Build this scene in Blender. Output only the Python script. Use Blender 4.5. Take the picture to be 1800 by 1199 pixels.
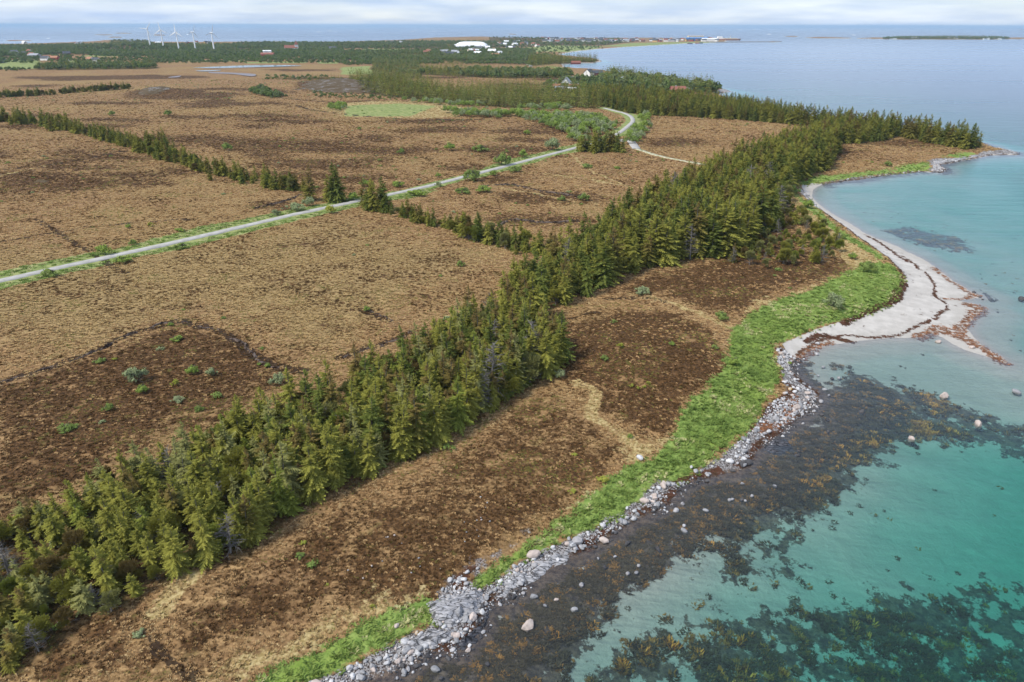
import bpy, math, random
import numpy as np
from mathutils import Matrix, Vector

for o in list(bpy.data.objects):
    bpy.data.objects.remove(o)
SC = bpy.context.scene
COL = SC.collection
rng = np.random.default_rng(7)
random.seed(7)
rad = math.radians

# ------------------------------------------------------------------ camera
CAM_H, FPX, CX, CY = 60.0, 1200.0, 900.0, 599.5      # photograph is 1800 x 1199
PITCH, ROLL = math.atan((CY - 45.0) / FPX), rad(0.105)
Fv = np.array([0, math.cos(PITCH), -math.sin(PITCH)])
R0 = np.array([1.0, 0, 0]); U0 = np.array([0, math.sin(PITCH), math.cos(PITCH)])
Rv = R0 * math.cos(ROLL) + U0 * math.sin(ROLL)
Uv = -R0 * math.sin(ROLL) + U0 * math.cos(ROLL)
cam_d = bpy.data.cameras.new('camera'); cam = bpy.data.objects.new('camera', cam_d); COL.objects.link(cam)
cam_d.sensor_width = 36; cam_d.lens = 24; cam_d.clip_start = 0.5; cam_d.clip_end = 120000
cam.matrix_world = Matrix(((Rv[0], Uv[0], -Fv[0], 0), (Rv[1], Uv[1], -Fv[1], 0), (Rv[2], Uv[2], -Fv[2], CAM_H), (0, 0, 0, 1)))
SC.camera = cam

# ------------------------------------------------------------------ sky, sun, exposure
SUN_EL, SUN_AZ = rad(50), rad(-118)          # azimuth from +Y (view direction), clockwise: light from the left, a little behind
W = bpy.data.worlds.new('World'); SC.world = W; W.use_nodes = True
nt = W.node_tree; N = nt.nodes; Lk = nt.links
N.clear()
out = N.new('ShaderNodeOutputWorld'); bg = N.new('ShaderNodeBackground'); bg2 = N.new('ShaderNodeBackground'); mx = N.new('ShaderNodeMixShader')
sky = N.new('ShaderNodeTexSky'); sky.sky_type = 'NISHITA'; sky.sun_disc = False
sky.sun_elevation = SUN_EL; sky.sun_rotation = SUN_AZ; sky.air_density = 1.0; sky.dust_density = 0.2; sky.ozone_density = 1.5
Lk.new(sky.outputs[0], bg.inputs[0]); bg.inputs[1].default_value = 0.11
tc = N.new('ShaderNodeTexCoord'); sep = N.new('ShaderNodeSeparateXYZ'); Lk.new(tc.outputs['Generated'], sep.inputs[0])
def wm(op, a, b):
    n = N.new('ShaderNodeMath'); n.operation = op
    for k, v in ((0, a), (1, b)):
        if isinstance(v, (int, float)): n.inputs[k].default_value = v
        else: Lk.new(v, n.inputs[k])
    return n.outputs[0]
zz = wm('ADD', wm('MAXIMUM', sep.outputs[2], 0.0), 0.12)
comb = N.new('ShaderNodeCombineXYZ')
Lk.new(wm('DIVIDE', sep.outputs[0], zz), comb.inputs[0]); Lk.new(wm('DIVIDE', sep.outputs[1], zz), comb.inputs[1])
cn = N.new('ShaderNodeTexNoise'); cn.inputs['Scale'].default_value = 0.30; cn.inputs['Detail'].default_value = 7; cn.inputs['Roughness'].default_value = 0.55
Lk.new(comb.outputs[0], cn.inputs['Vector'])
cr = N.new('ShaderNodeValToRGB'); cr.color_ramp.elements[0].position = 0.30; cr.color_ramp.elements[1].position = 0.62
cr.color_ramp.elements[0].color = (0.50, 0.50, 0.50, 1); cr.color_ramp.elements[1].color = (0.97, 0.97, 0.97, 1)
Lk.new(cn.outputs['Fac'], cr.inputs[0])
cn2 = N.new('ShaderNodeTexNoise'); cn2.inputs['Scale'].default_value = 1.1; cn2.inputs['Detail'].default_value = 5
Lk.new(comb.outputs[0], cn2.inputs['Vector'])
cc = N.new('ShaderNodeValToRGB'); cc.color_ramp.elements[0].position = 0.35; cc.color_ramp.elements[1].position = 0.68
cc.color_ramp.elements[0].color = (0.38, 0.51, 0.76, 1); cc.color_ramp.elements[1].color = (0.69, 0.77, 0.90, 1)
Lk.new(cn2.outputs['Fac'], cc.inputs[0]); Lk.new(cc.outputs[0], bg2.inputs[0]); bg2.inputs[1].default_value = 1.0
Lk.new(cr.outputs[0], mx.inputs[0]); Lk.new(bg.outputs[0], mx.inputs[1]); Lk.new(bg2.outputs[0], mx.inputs[2]); Lk.new(mx.outputs[0], out.inputs[0])
sd = bpy.data.lights.new('sun', 'SUN'); sun = bpy.data.objects.new('sun', sd); COL.objects.link(sun)
sd.energy = 3.5; sd.angle = rad(10); sd.color = (1, 0.95, 0.86)
sdir = Vector((math.sin(SUN_AZ) * math.cos(SUN_EL), math.cos(SUN_AZ) * math.cos(SUN_EL), math.sin(SUN_EL)))
sun.rotation_euler = sdir.to_track_quat('Z', 'Y').to_euler()
SC.view_settings.view_transform = 'Standard'; SC.view_settings.look = 'None'
SC.view_settings.exposure = 0.38; SC.view_settings.gamma = 1.0; SC.view_settings.use_curve_mapping = False
SC.render.engine = 'CYCLES'
SC.cycles.max_bounces = 6; SC.cycles.diffuse_bounces = 2; SC.cycles.glossy_bounces = 2; SC.cycles.transparent_max_bounces = 12; SC.cycles.volume_bounces = 0
SC.cycles.use_denoising = True; SC.cycles.caustics_reflective = False; SC.cycles.caustics_refractive = False

# ------------------------------------------------------------------ geometry of the place: helpers
def unproj(px, py, z=0.0):
    px = np.asarray(px, float); py = np.asarray(py, float)
    d = Fv[None] + ((px - CX) / FPX)[:, None] * Rv[None] - ((py - CY) / FPX)[:, None] * Uv[None]
    t = (np.asarray(z) - CAM_H) / d[:, 2]
    return (d * t[:, None])[:, :2]
def depth_of(x, y, z):
    return x * Fv[0] + y * Fv[1] + (z - CAM_H) * Fv[2]
def to_px(x, y, z):
    d = depth_of(x, y, z); zz_ = z - CAM_H
    u = (x * Rv[0] + y * Rv[1] + zz_ * Rv[2]) / d; v = (x * Uv[0] + y * Uv[1] + zz_ * Uv[2]) / d
    return CX + u * FPX, CY - v * FPX

def hash2(i, j, s):
    n = (i.astype(np.int64) * 374761393 + j.astype(np.int64) * 668265263 + s * 974711) & 0x7fffffff
    n = ((n ^ (n >> 13)) * 1274126177) & 0x7fffffff
    n = (n ^ (n >> 16)) & 0xffff
    return n / 65535.0
def vnoise(x, y, s=0):
    i = np.floor(x); j = np.floor(y); u = x - i; v = y - j
    u = u * u * (3 - 2 * u); v = v * v * (3 - 2 * v)
    a = hash2(i, j, s); b = hash2(i + 1, j, s); c = hash2(i, j + 1, s); d = hash2(i + 1, j + 1, s)
    return (a * (1 - u) + b * u) * (1 - v) + (c * (1 - u) + d * u) * v
def fbm(x, y, s=0, o=4):
    r = 0; a = 0.5; t = 0
    for k in range(o):
        r = r + a * vnoise(x, y, s + k * 17); t += a; a *= 0.5; x = x * 2.03 + 5.1; y = y * 2.03 + 1.7
    return r / t
def smooth(a, b, x):
    t = np.clip((x - a) / (b - a), 0, 1); return t * t * (3 - 2 * t)

def seg_d2(P, a, b):
    ab = b - a; L2 = max(float(ab @ ab), 1e-9)
    t = np.clip(((P[:, 0] - a[0]) * ab[0] + (P[:, 1] - a[1]) * ab[1]) / L2, 0, 1)
    dx = P[:, 0] - a[0] - t * ab[0]; dy = P[:, 1] - a[1] - t * ab[1]
    return dx * dx + dy * dy
def sdf(poly, P, pad=None):
    """signed distance, positive inside; with pad only points within pad of the bounding box are worked out"""
    poly = np.asarray(poly, float)
    if pad is not None:
        lo = poly.min(0) - pad; hi = poly.max(0) + pad
        m = (P[:, 0] > lo[0]) & (P[:, 0] < hi[0]) & (P[:, 1] > lo[1]) & (P[:, 1] < hi[1])
        r = np.full(len(P), -1e4); 
        if m.any(): r[m] = sdf(poly, P[m])
        return r
    d = np.full(len(P), 1e18); ins = np.zeros(len(P), bool); n = len(poly)
    for k in range(n):
        a = poly[k]; b = poly[(k + 1) % n]
        d = np.minimum(d, seg_d2(P, a, b))
        c = ((a[1] > P[:, 1]) != (b[1] > P[:, 1]))
        if a[1] != b[1]:
            ins ^= c & (P[:, 0] < (b[0] - a[0]) * (P[:, 1] - a[1]) / (b[1] - a[1]) + a[0])
    d = np.sqrt(d); return np.where(ins, d, -d)
def pldist(line, P, pad):
    line = np.asarray(line, float)
    lo = line.min(0) - pad; hi = line.max(0) + pad
    m = (P[:, 0] > lo[0]) & (P[:, 0] < hi[0]) & (P[:, 1] > lo[1]) & (P[:, 1] < hi[1])
    r = np.full(len(P), 1e4)
    if m.any():
        Q = P[m]; d = np.full(len(Q), 1e18)
        for k in range(len(line) - 1): d = np.minimum(d, seg_d2(Q, line[k], line[k + 1]))
        r[m] = np.sqrt(d)
    return r

# ------------------------------------------------------------------ coastline (waterline read off the photograph, laid on sea level)
COAST = [(300,1400),(420,1330),(540,1260),(620,1215),(660,1195),(720,1170),(762,1146),(815,1138),(840,1105),(850,1070),(900,1042),(950,1008),(1010,976),(1060,948),(1110,915),(1160,893),(1188,870),(1196,853),(1240,842),(1290,828),(1315,813),(1335,788),(1362,768),(1395,745),(1415,728),(1440,706),(1442,690),(1422,680),(1402,660),(1393,640),(1420,622),(1460,606),(1520,597),(1580,593),(1612,591),(1635,584),(1655,592),(1690,612),(1730,627),(1765,638),(1768,633),(1730,612),(1708,592),(1697,574),(1708,556),(1726,541),(1714,533),(1690,529),(1722,520),(1680,495),(1640,468),(1590,440),(1540,418),(1490,390),(1450,366),(1430,345),(1432,333),(1450,323),(1500,318),(1560,307),(1620,301),(1650,303),(1656,296),(1645,290),(1670,284),(1700,279),(1740,274),(1788,271),(1786,267),(1755,261),(1740,254),(1700,246),(1600,230),(1480,217),(1390,204),(1320,188),(1276,170),(1262,165),(1285,161),(1268,155),(1230,149),(1150,138),(1085,128),(1045,122),(1018,121),(992,118),(990,114),(1010,111),(1045,111.5),(1057,108),(1048,103.5),(1020,101),(985,97),(990,94),(1010,91),(1045,87),(1100,83),(1150,80),(1200,77),(1250,75.5),(1275,74.6),(1276,71),(1240,68.5),(1150,66.8),(1000,67.3),(900,67.5),(850,64.5),(760,66.5),(700,71),(600,74),(520,74.5),(450,74),(350,74.5),(270,74),(190,70.5),(150,74),(60,77),(0,78),(-300,80),(-1600,84),(-1600,1400)]
ISLES = [[(1500,68),(1560,69.2),(1640,69.8),(1720,69.8),(1790,69),(1835,68.4),(1800,66.6),(1700,65.8),(1600,65.8),(1530,66.4)],
         [(1412,66.8),(1445,67.6),(1485,68),(1498,67.2),(1460,65.6),(1430,65.6)], [(1380,64.6),(1402,65),(1404,63.8),(1384,63.6)],
         [(1330,74.2),(1362,74.4),(1376,73.8),(1345,73.2)], [(8,72.2),(56,72.4),(58,71.5),(12,71.3)],
         [(165,61.6),(195,62.2),(200,61),(170,60.8)], [(200,59),(222,59.3),(240,58.4),(205,58.1)], [(190,66),(216,66.2),(214,65.2),(192,65.2)],
         [(268,62.3),(290,62.6),(292,61.4),(270,61.3)], [(893,60.6),(908,61),(906,59.9),(894,59.8)], [(1780,53.4),(1830,53.8),(1830,52.6),(1786,52.6)]]
cpx = np.array(COAST); COASTW = unproj(cpx[:, 0], cpx[:, 1], 0.0)
ISLW = [unproj(np.array(i)[:, 0], np.array(i)[:, 1], 0.0) for i in ISLES]
def coast_sdf(P):
    amp = np.clip(np.hypot(P[:, 0], P[:, 1]) / 160, 0.5, 5)
    f = 5.0 * amp
    Q = P + np.stack([(fbm(P[:, 0] / f, P[:, 1] / f, 3) - .5), (fbm(P[:, 0] / f, P[:, 1] / f, 9) - .5)], 1) * (2.6 * amp)[:, None]
    s = sdf(COASTW, Q)
    for w in ISLW: s = np.maximum(s, sdf(w, Q, 2500.))
    return s
def in_px(poly): a = np.array(poly, float); return a
SANDPX = [(1400,318),(1420,345),(1455,378),(1505,418),(1560,458),(1588,490),(1574,528),(1530,547),(1470,567),(1400,590),(1372,606),(1392,628),(1440,625),(1500,610),(1620,600),(1760,650),(1790,640),(1740,540),(1690,480),(1560,405),(1500,370),(1460,335),(1440,318)]
a = np.array(SANDPX, float); SANDW = unproj(a[:, 0], a[:, 1], 0.4)
SHALPX = [(1400,640),(1480,600),(1620,598),(1800,640),(1900,690),(1900,760),(1800,745),(1640,715),(1500,700),(1440,690)]
BAYPX = [(1430,330),(1500,318),(1620,305),(1760,310),(1860,380),(1900,560),(1740,505),(1600,430),(1480,380)]
a = np.array(BAYPX, float); BAYW = unproj(a[:, 0], a[:, 1], 0.)
a = np.array(SHALPX, float); SHALW = unproj(a[:, 0], a[:, 1], 0.)
BUMPS = [(1120,625,17,13,2.6), (290,166,34,20,4.0), (610,154,62,40,6.0), (85,318,34,16,1.6), (225,88,160,90,9.), (870,72,260,160,12.), (400,88,70,50,2.)]
BW = []
for px, py, sx, sy, h in BUMPS:
    c = unproj([px], [py], 2.5)[0]; BW.append((c, sx, sy, h))
def height(P, s=None):
    if s is None: s = coast_sdf(P)
    x, y = P[:, 0], P[:, 1]
    sand = smooth(-3, 3, sdf(SANDW, P, 40.))
    d = np.maximum(-s, 0)
    up = np.maximum(s, 0)
    land = 2.3 * (1 - np.exp(-up / 7.0)) + np.minimum(up, 500) * 0.003 + (fbm(x / 45, y / 45, 21) - .5) * 1.3 * smooth(8, 40, up) + (fbm(x / 7, y / 7, 33, 3) - .5) * 0.5 * smooth(3, 12, up)
    beach = 0.9 * (1 - np.exp(-up / 14.0))
    land = land * (1 - sand) + beach * sand
    for c, sx, sy, h in BW:
        land = land + h * np.exp(-((x - c[0]) / sx) ** 2 - ((y - c[1]) / sy) ** 2) * smooth(2, 15, up)
    shal = smooth(-14, 6, sdf(SHALW, P, 60.))
    prof = np.minimum(d, 6) * .03 + np.maximum(d - 6, 0) * .125
    prof = prof * (1 - sand) + d * .035 * sand
    prof = np.minimum(prof, 4.8 + smooth(90, 500, d) * 5)
    prof = prof * (1 - shal) + np.minimum(prof, .30 + .012 * d) * shal
    bay = smooth(-20, 10, sdf(BAYW, P, 90.)); prof = prof * (1 - bay) + np.minimum(prof, .45 + .014 * d) * bay
    bed = -prof - 0.2 * smooth(0, 3, d) + (fbm(x / 9, y / 9, 41) - .5) * 0.9 * smooth(2, 14, d) * (1 - .8 * np.maximum(sand, shal))
    bed = np.minimum(bed, -0.02 - 0.02 * d)
    bed = np.where(d > 0, bed, 0)
    return np.where(s > 0, land, bed)

# polar sheet whose mesh is fine near the viewpoint and coarse far away
ys = np.concatenate([np.arange(1420, 200, -2.4), np.arange(200, 110, -1.1), np.arange(110, 54, -0.42), np.array([53, 52, 51, 50, 49, 48, 47.3, 46.9])])
dep = PITCH + np.arctan((ys - CY) / FPX)
RR = CAM_H / np.tan(dep); RR = RR[RR < 46000]
AZ = np.radians(np.arange(-52, 52.01, 0.135)); NA, NR = len(AZ), len(RR)
gx = (RR[:, None] * np.sin(AZ)[None]).ravel(); gy = (RR[:, None] * np.cos(AZ)[None]).ravel()
GP = np.stack([gx, gy], 1)
GS = coast_sdf(GP); GZ = height(GP, GS)
def look(arr, x, y):
    """value of a grid quantity at any place"""
    r = np.hypot(x, y); a_ = np.arctan2(x, y)
    j = np.clip(np.searchsorted(RR, r) - 1, 0, NR - 2); fj = np.clip((r - RR[j]) / (RR[j + 1] - RR[j]), 0, 1)
    u = np.clip((a_ - AZ[0]) / (AZ[1] - AZ[0]), 0, NA - 1.001); i = u.astype(int); fi = u - i
    g = arr.reshape(NR, NA)
    return (g[j, i] * (1 - fi) + g[j, i + 1] * fi) * (1 - fj) + (g[j + 1, i] * (1 - fi) + g[j + 1, i + 1] * fi) * fj
def land_at(pts):
    """photo points -> places on the ground"""
    a_ = np.array(pts, float).reshape(-1, 2); z = np.full(len(a_), 2.0)
    for _ in range(5):
        p = unproj(a_[:, 0], a_[:, 1], z); z = np.maximum(look(GZ, p[:, 0], p[:, 1]), 0.0)
    return p
def bed_at(pts):
    a_ = np.array(pts, float).reshape(-1, 2); z = np.full(len(a_), -1.0)
    for _ in range(5):
        p = unproj(a_[:, 0], a_[:, 1], z); z = look(GZ, p[:, 0], p[:, 1])
    return p
def catmull(pts, n=8):
    p = np.asarray(pts, float); q = np.vstack([2 * p[0] - p[1], p, 2 * p[-1] - p[-2]]); o = []
    for k in range(1, len(q) - 2):
        for t in np.linspace(0, 1, n, endpoint=False):
            o.append(.5 * ((2 * q[k]) + (-q[k-1] + q[k+1]) * t + (2*q[k-1] - 5*q[k] + 4*q[k+1] - q[k+2]) * t*t + (-q[k-1] + 3*q[k] - 3*q[k+1] + q[k+2]) * t**3))
    o.append(p[-1]); return np.array(o)

# ------------------------------------------------------------------ what grows or lies where (weights stored on the ground sheet)
def area(polys, tw, at=land_at, warp=1.0, wf=6.0, seed=0):
    sc_ = np.clip(np.hypot(gx, gy) / 130, 1, 8); wf = wf * sc_; warp = (warp * sc_)[:, None]; tw = tw * np.clip(sc_, 1, 3)
    Q = GP + np.stack([(fbm(gx / wf, gy / wf, 51 + seed) - .5), (fbm(gx / wf, gy / wf, 67 + seed) - .5)], 1) * 2 * warp
    w = np.zeros(len(GP))
    for p in polys:
        pw = at(p); ww = 0.5 + sdf(pw, Q, 30 + 8 * float(warp.max())) / (2 * tw); w = np.maximum(w, np.clip(ww, 0, 1))
    return w
def ell(cx, cy, rx, ry, n=14):
    return [(cx + rx * math.cos(t * 2 * math.pi / n), cy + ry * math.sin(t * 2 * math.pi / n)) for t in range(n)]
GRASS = [[(838,1040),(836,1018),(920,962),(1000,900),(1050,858),(1105,818),(1140,803),(1185,778),(1200,735),(1225,700),(1258,660),(1280,625),(1285,580),(1320,548),(1390,522),(1440,503),(1490,478),(1520,462),(1560,462),(1585,492),(1573,522),(1538,545),(1480,563),(1420,578),(1385,592),(1362,608),(1366,645),(1360,685),(1335,712),(1318,745),(1290,780),(1250,806),(1205,836),(1160,846),(1130,874),(1095,900),(1040,920),(990,944),(940,970),(890,1003)],
         [(380,1225),(480,1174),(560,1132),(640,1092),(700,1068),(742,1054),(760,1076),(748,1100),(700,1112),(640,1145),(580,1172),(530,1197),(490,1225)],
         [(1404,322),(1440,308),(1500,305),(1560,297),(1625,283),(1630,295),(1570,302),(1500,312),(1440,320),(1415,328)], [(1650,276),(1690,266),(1712,268),(1690,276)],
         [(1402,340),(1410,345),(1445,380),(1500,420),(1550,452),(1542,458),(1490,424),(1435,386)]]
STRAW = [[(1378,340),(1405,338),(1436,378),(1490,413),(1552,448),(1580,485),(1540,502),(1512,484),(1470,436),(1420,400),(1385,368)],
         [(290,1225),(400,1155),(520,1105),(590,1060),(680,1048),(742,1040),(742,1056),(700,1068),(560,1132),(380,1225)],
         [(1100,770),(1180,772),(1150,800),(1105,815),(1095,790)], [(1290,560),(1330,530),(1390,512),(1430,498),(1440,506),(1385,526),(1320,552)],
         [(560,190),(600,180),(700,178),(790,184),(830,192),(800,208),(690,209),(600,205)]]
YELLOW = [[(-60,560),(-60,420),(300,440),(600,385),(760,420),(880,450),(700,560),(560,640),(430,590),(310,555),(150,610)]]
HEATHER = [[(-20,690),(120,640),(220,600),(310,570),(430,605),(500,650),(430,690),(380,705),(300,745),(180,810),(-20,880)],
           [(965,575),(1060,545),(1180,548),(1265,590),(1283,625),(1225,690),(1192,765),(1115,765),(1045,700),(990,640)],
           [(1060,505),(1230,468),(1400,432),(1535,468),(1520,490),(1400,515),(1310,556),(1270,550),(1180,520)],
           [(240,1215),(330,1095),(480,1020),(600,995),(700,985),(790,930),(880,870),(990,810),(1060,790),(1110,780),(1095,815),(990,895),(900,955),(760,1035),(560,1060),(420,1120),(280,1215)],
           ell(90,316,150,16), ell(330,243,110,6), ell(480,252,150,9), ell(640,262,120,8), ell(760,228,80,6), ell(560,290,90,7), ell(150,290,90,6), ell(1000,222,60,12), ell(880,262,90,7), ell(290,165,70,10), ell(350,168,60,6), ell(610,150,80,14), ell(200,135,160,4), ell(1480,270,60,12), ell(1610,255,50,8), ell(1180,250,60,8), ell(1330,430,110,35), ell(960,345,80,10), ell(940,385,90,9), ell(480,360,40,7)]
FIELD = [[(598,204),(604,186),(700,182),(770,187),(720,205)], [(330,109),(425,107.5),(425,105),(330,106)], [(150,100),(230,99),(230,96.5),(150,97.5)], [(560,112),(596,112),(596,108),(560,108)], [(640,88),(720,88),(720,86),(640,86)], [(20,99),(90,98),(90,96),(20,97)], [(980,150),(1030,152),(1030,146),(985,144)],[(225,440),(270,418),(330,404),(420,388),(500,374),(560,362),(556,369),(450,393),(330,421),(260,437)], [(690,341),(745,331),(770,336),(720,350),(690,352)],[(-30,124),(-30,106),(68,105),(62,121),(20,122)], [(592,131),(600,118),(652,116),(652,131)], [(925,84),(960,80),(1060,81),(1048,86),(1000,92),(940,91),(915,88)], [(1055,82),(1110,75.6),(1190,74),(1270,73.4),(1272,74.4),(1200,76.6),(1110,82)],
         [(605,199),(618,187),(660,184),(672,192),(650,200)], [(96,112),(120,104),(135,108),(125,114)], [(700,124),(745,126),(745,123),(705,121)], [(788,127),(812,128),(812,126),(790,125)], [(860,128),(905,129),(905,127),(862,126)], [(960,116),(990,119),(988,122),(958,118)], [(430,112),(540,111),(540,108.6),(430,109)]]
ROAD = [(-140,526),(-60,508),(0,494),(150,461),(300,428),(450,393),(560,368),(630,353),(750,328),(860,300),(985,267),(1030,255),(1080,238),(1100,225),(1112,214),(1110,206),(1101,200.5),(1085,196),(1062,190)]
TRACK = [(1119,262),(1150,272),(1190,281),(1225,287),(1258,293)]
JUNC = [(1090,250),(1098,246),(1108,248),(1119,262)]
ROADW = catmull(land_at(ROAD), 10); TRACKW = catmull(land_at(TRACK), 6)
STANDS = {   # outline of the tree bases, spacing (m)
 'near': [(-110,1230),(20,1185),(75,1150),(130,1085),(195,1080),(250,1045),(340,1005),(440,965),(510,905),(590,862),(660,830),(725,808),(805,757),(880,712),(945,672),(990,642),(975,610),(945,590),(905,568),(820,575),(730,645),(600,716),(500,748),(400,784),(300,822),(200,858),(110,900),(0,930),(-110,960)],
 'middle': [(930,588),(905,570),(880,540),(900,512),(1000,447),(1100,393),(1200,347),(1300,300),(1400,265),(1440,250),(1470,268),(1450,298),(1405,316),(1385,335),(1380,370),(1350,405),(1300,445),(1180,464),(1100,480),(1060,506),(1010,526),(960,545)],
 'pines': [(1255,455),(1330,390),(1385,355),(1440,400),(1488,445),(1455,465),(1400,470),(1330,472)],
 'coast': [(1030,178),(1060,187),(1100,198),(1150,203),(1300,211),(1440,222),(1445,255),(1520,253),(1580,240),(1640,253),(1700,263),(1728,259),(1690,249),(1600,234),(1480,221),(1390,209),(1310,192),(1200,178),(1100,168),(1040,165)],
 'mid_far': [(610,142),(700,142),(800,160),(900,156),(1000,160),(1060,168),(1060,192),(1000,190),(900,190),(800,184),(720,174),(640,162)],
 'grey_block': [(655,138),(742,138),(736,110),(655,106)],
 'belt': [(735,131),(850,137),(1000,138),(1005,129),(850,124),(740,122)],
 'head_far': [(925,117),(985,113),(1045,109),(1052,106),(1000,105),(930,106)],
 'head_near': [(1055,138),(1080,132),(1130,139),(1200,149),(1262,159),(1258,164),(1200,164),(1120,158),(1060,150)],
 'houses': [(950,152),(1000,140),(1055,138),(1060,150),(1055,168),(1030,162),(985,160)],
 'left_a': [(62,123),(130,123),(275,121),(275,113),(130,113),(65,117)], 'left_b': [(-40,100),(70,100),(130,92),(330,90),(400,92),(400,79),(180,79),(-40,83)], 'left_c': [(190,82),(272,80),(262,73),(195,72)],
 'far_a': [(270,102),(330,105),(500,98),(600,96),(600,87),(480,88),(330,94)], 'far_b': [(330,86),(400,88),(620,85),(860,86),(860,74),(700,74),(600,76),(430,76)], 'far_c': [(540,104),(700,108),(940,108),(940,88),(700,90),(540,92)],
 'far_d': [(860,84),(925,82),(1060,80),(1110,74),(1090,69),(860,70)], 'thin_a': [(700,113),(950,114),(950,110),(700,109)], 'thin_b': [(940,112),(1000,106),(960,98),(930,100)], 'isle': [(1545,69),(1640,69.2),(1740,69),(1780,68.3),(1740,66.5),(1600,66.6)],
 'left_d': [(-40,96),(30,93),(120,96),(240,100),(330,98),(330,91),(130,92),(-40,90)], 'left_e': [(300,92),(480,90),(600,90),(600,86),(300,86)], 'far_e': [(690,100),(860,102),(860,108),(690,107)], 'scarp': [(455,140),(600,143),(600,136),(470,135)],
}
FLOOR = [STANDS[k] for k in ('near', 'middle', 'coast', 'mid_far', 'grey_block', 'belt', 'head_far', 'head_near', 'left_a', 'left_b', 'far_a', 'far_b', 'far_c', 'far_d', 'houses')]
PEAT = [([(-40,684),(0,672),(60,655),(150,625),(220,590),(260,578),(320,563),(350,572),(400,590),(430,612),(470,640),(530,652)], .9), ([(600,628),(650,612),(690,598),(718,583)], .8), ([(872,397),(900,386),(960,391),(1010,388)], 1.2), ([(448,366),(490,356),(532,341)], 1.2), ([(845,327),(900,325),(950,335),(1030,346)], 1.3), ([(0,298),(120,285),(240,262),(330,255)], 1.0), ([(640,545),(665,555),(690,565)], .6), ([(0,425),(150,400),(330,385)], .7), ([(60,385),(220,480)], .5), ([(275,1108),(285,1150),(335,1199)], .35),
        ([(1060,525),(1140,524),(1170,530)], .4), ([(960,545),(985,560),(1050,548)], .3), ([(800,240),(900,225),(1010,215)], 1.0), ([(520,185),(560,195),(700,209),(850,210)], 1.5), ([(500,173),(560,178),(600,182)], 1.8)]
BROOK = [([(1015,678),(1045,690),(1042,725),(1060,745),(1095,765),(1118,785)], 1.0), ([(1140,522),(1190,536),(1230,552),(1283,577)], .8), ([(1000,268),(1040,300),(1110,330)], .6), ([(880,330),(960,345),(1010,352)], .9), ([(960,305),(1030,315),(1090,325)], 1.0), ([(0,310),(60,296),(105,286)], 1.2), ([(285,1075),(300,1045),(330,1015)], 1.2)]
def lines(L, soft, at=land_at, seed=0):
    w = np.zeros(len(GP)); Q = GP + np.stack([(fbm(gx / 4, gy / 4, 81 + seed) - .5), (fbm(gx / 4, gy / 4, 97 + seed) - .5)], 1) * 2.4
    for p, wd in L:
        w = np.maximum(w, np.clip(1 - (pldist(catmull(at(p), 5), Q, 20.) - wd) / soft, 0, 1))
    return w
c_grass = area(GRASS, 1.6, warp=1.3, wf=5.); c_straw = np.maximum(area(STRAW, 3.0, warp=2.2, seed=3) * .85, lines([(p_, w_ * .6) for p_, w_ in BROOK], 1.8) * .66); c_straw = np.maximum(c_straw, area(GRASS, 5.0, warp=3.0, wf=5., seed=31) * .80)
c_heather = area(HEATHER, 6.0, warp=5.0, wf=11., seed=5); c_heather = np.maximum(c_heather, area([[(230,1215),(300,1060),(450,965),(560,905),(700,850),(800,790),(880,720),(980,655),(1040,740),(1110,785),(1000,895),(900,960),(760,1040),(560,1075),(420,1130),(280,1215)], [(-40,720),(150,650),(330,570),(520,650),(480,720),(250,810),(100,900),(-40,950)], [(-60,1215),(-60,1000),(120,960),(300,1000),(260,1215)]], 6., warp=4., seed=15) * .62)
rs = np.random.default_rng(3)
c_heather = np.maximum(c_heather, area([ell(rs.uniform(-20, 960), y_, rs.uniform(25, 90), 1.2 + (y_ - 110) * .025, 9) for y_ in rs.uniform(116, 340, 62)], 5., warp=3., seed=25) * 1.0)
c_heather = np.maximum(c_heather, area([ell(rs.uniform(0, 850), y_, rs.uniform(15, 60), rs.uniform(2, 6), 9) for y_ in rs.uniform(350, 600, 16)], 4., warp=4., seed=35) * .75)
c_field = area(FIELD, 3.0, warp=1.0, seed=7)
rd = pldist(ROADW, GP, 60.); c_verge = np.clip(1 - (rd - 3.6 - 9 * (fbm(gx / 22, gy / 22, 5) - .36)) / 2.5, 0, 1) * (rd < 50)
c_field = np.maximum(c_field, c_verge * .85)
c_yel = area(YELLOW, 12., warp=8., wf=20., seed=41)
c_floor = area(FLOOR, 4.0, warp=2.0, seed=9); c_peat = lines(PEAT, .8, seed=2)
in_sand = sdf(SANDW, GP, 40.); rr_ = np.hypot(gx, gy)
c_sand = np.where(GS < 0, 1.0, np.clip(.5 + in_sand / 2.0, 0, 1) * (1 - c_grass))
c_sand = np.maximum(c_sand, np.clip(1 - GS / np.clip(rr_ * .006, 3, 9), 0, 1) * (rr_ > 900) * .9)
c_stone = np.where(GS > -1.2, np.clip(1.25 - GS / 7.0, 0, 1), 0) * (1 - c_grass) * np.clip(1 - (in_sand + 1) / 3, 0, 1) * (rr_ < 700)
WRACK = [([(1592,452),(1625,478),(1640,500),(1643,520),(1664,538),(1650,552),(1620,570),(1580,588),(1540,591),(1500,589),(1460,593),(1420,610),(1402,622)], .05), ([(1500,600),(1450,590),(1420,600)], .5), ([(1520,412),(1560,436),(1600,462)], .12), ([(1440,370),(1500,412),(1570,470),(1584,500),(1560,535)], .2), ([(1590,500),(1575,530),(1530,552),(1480,572)], .35)]
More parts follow.
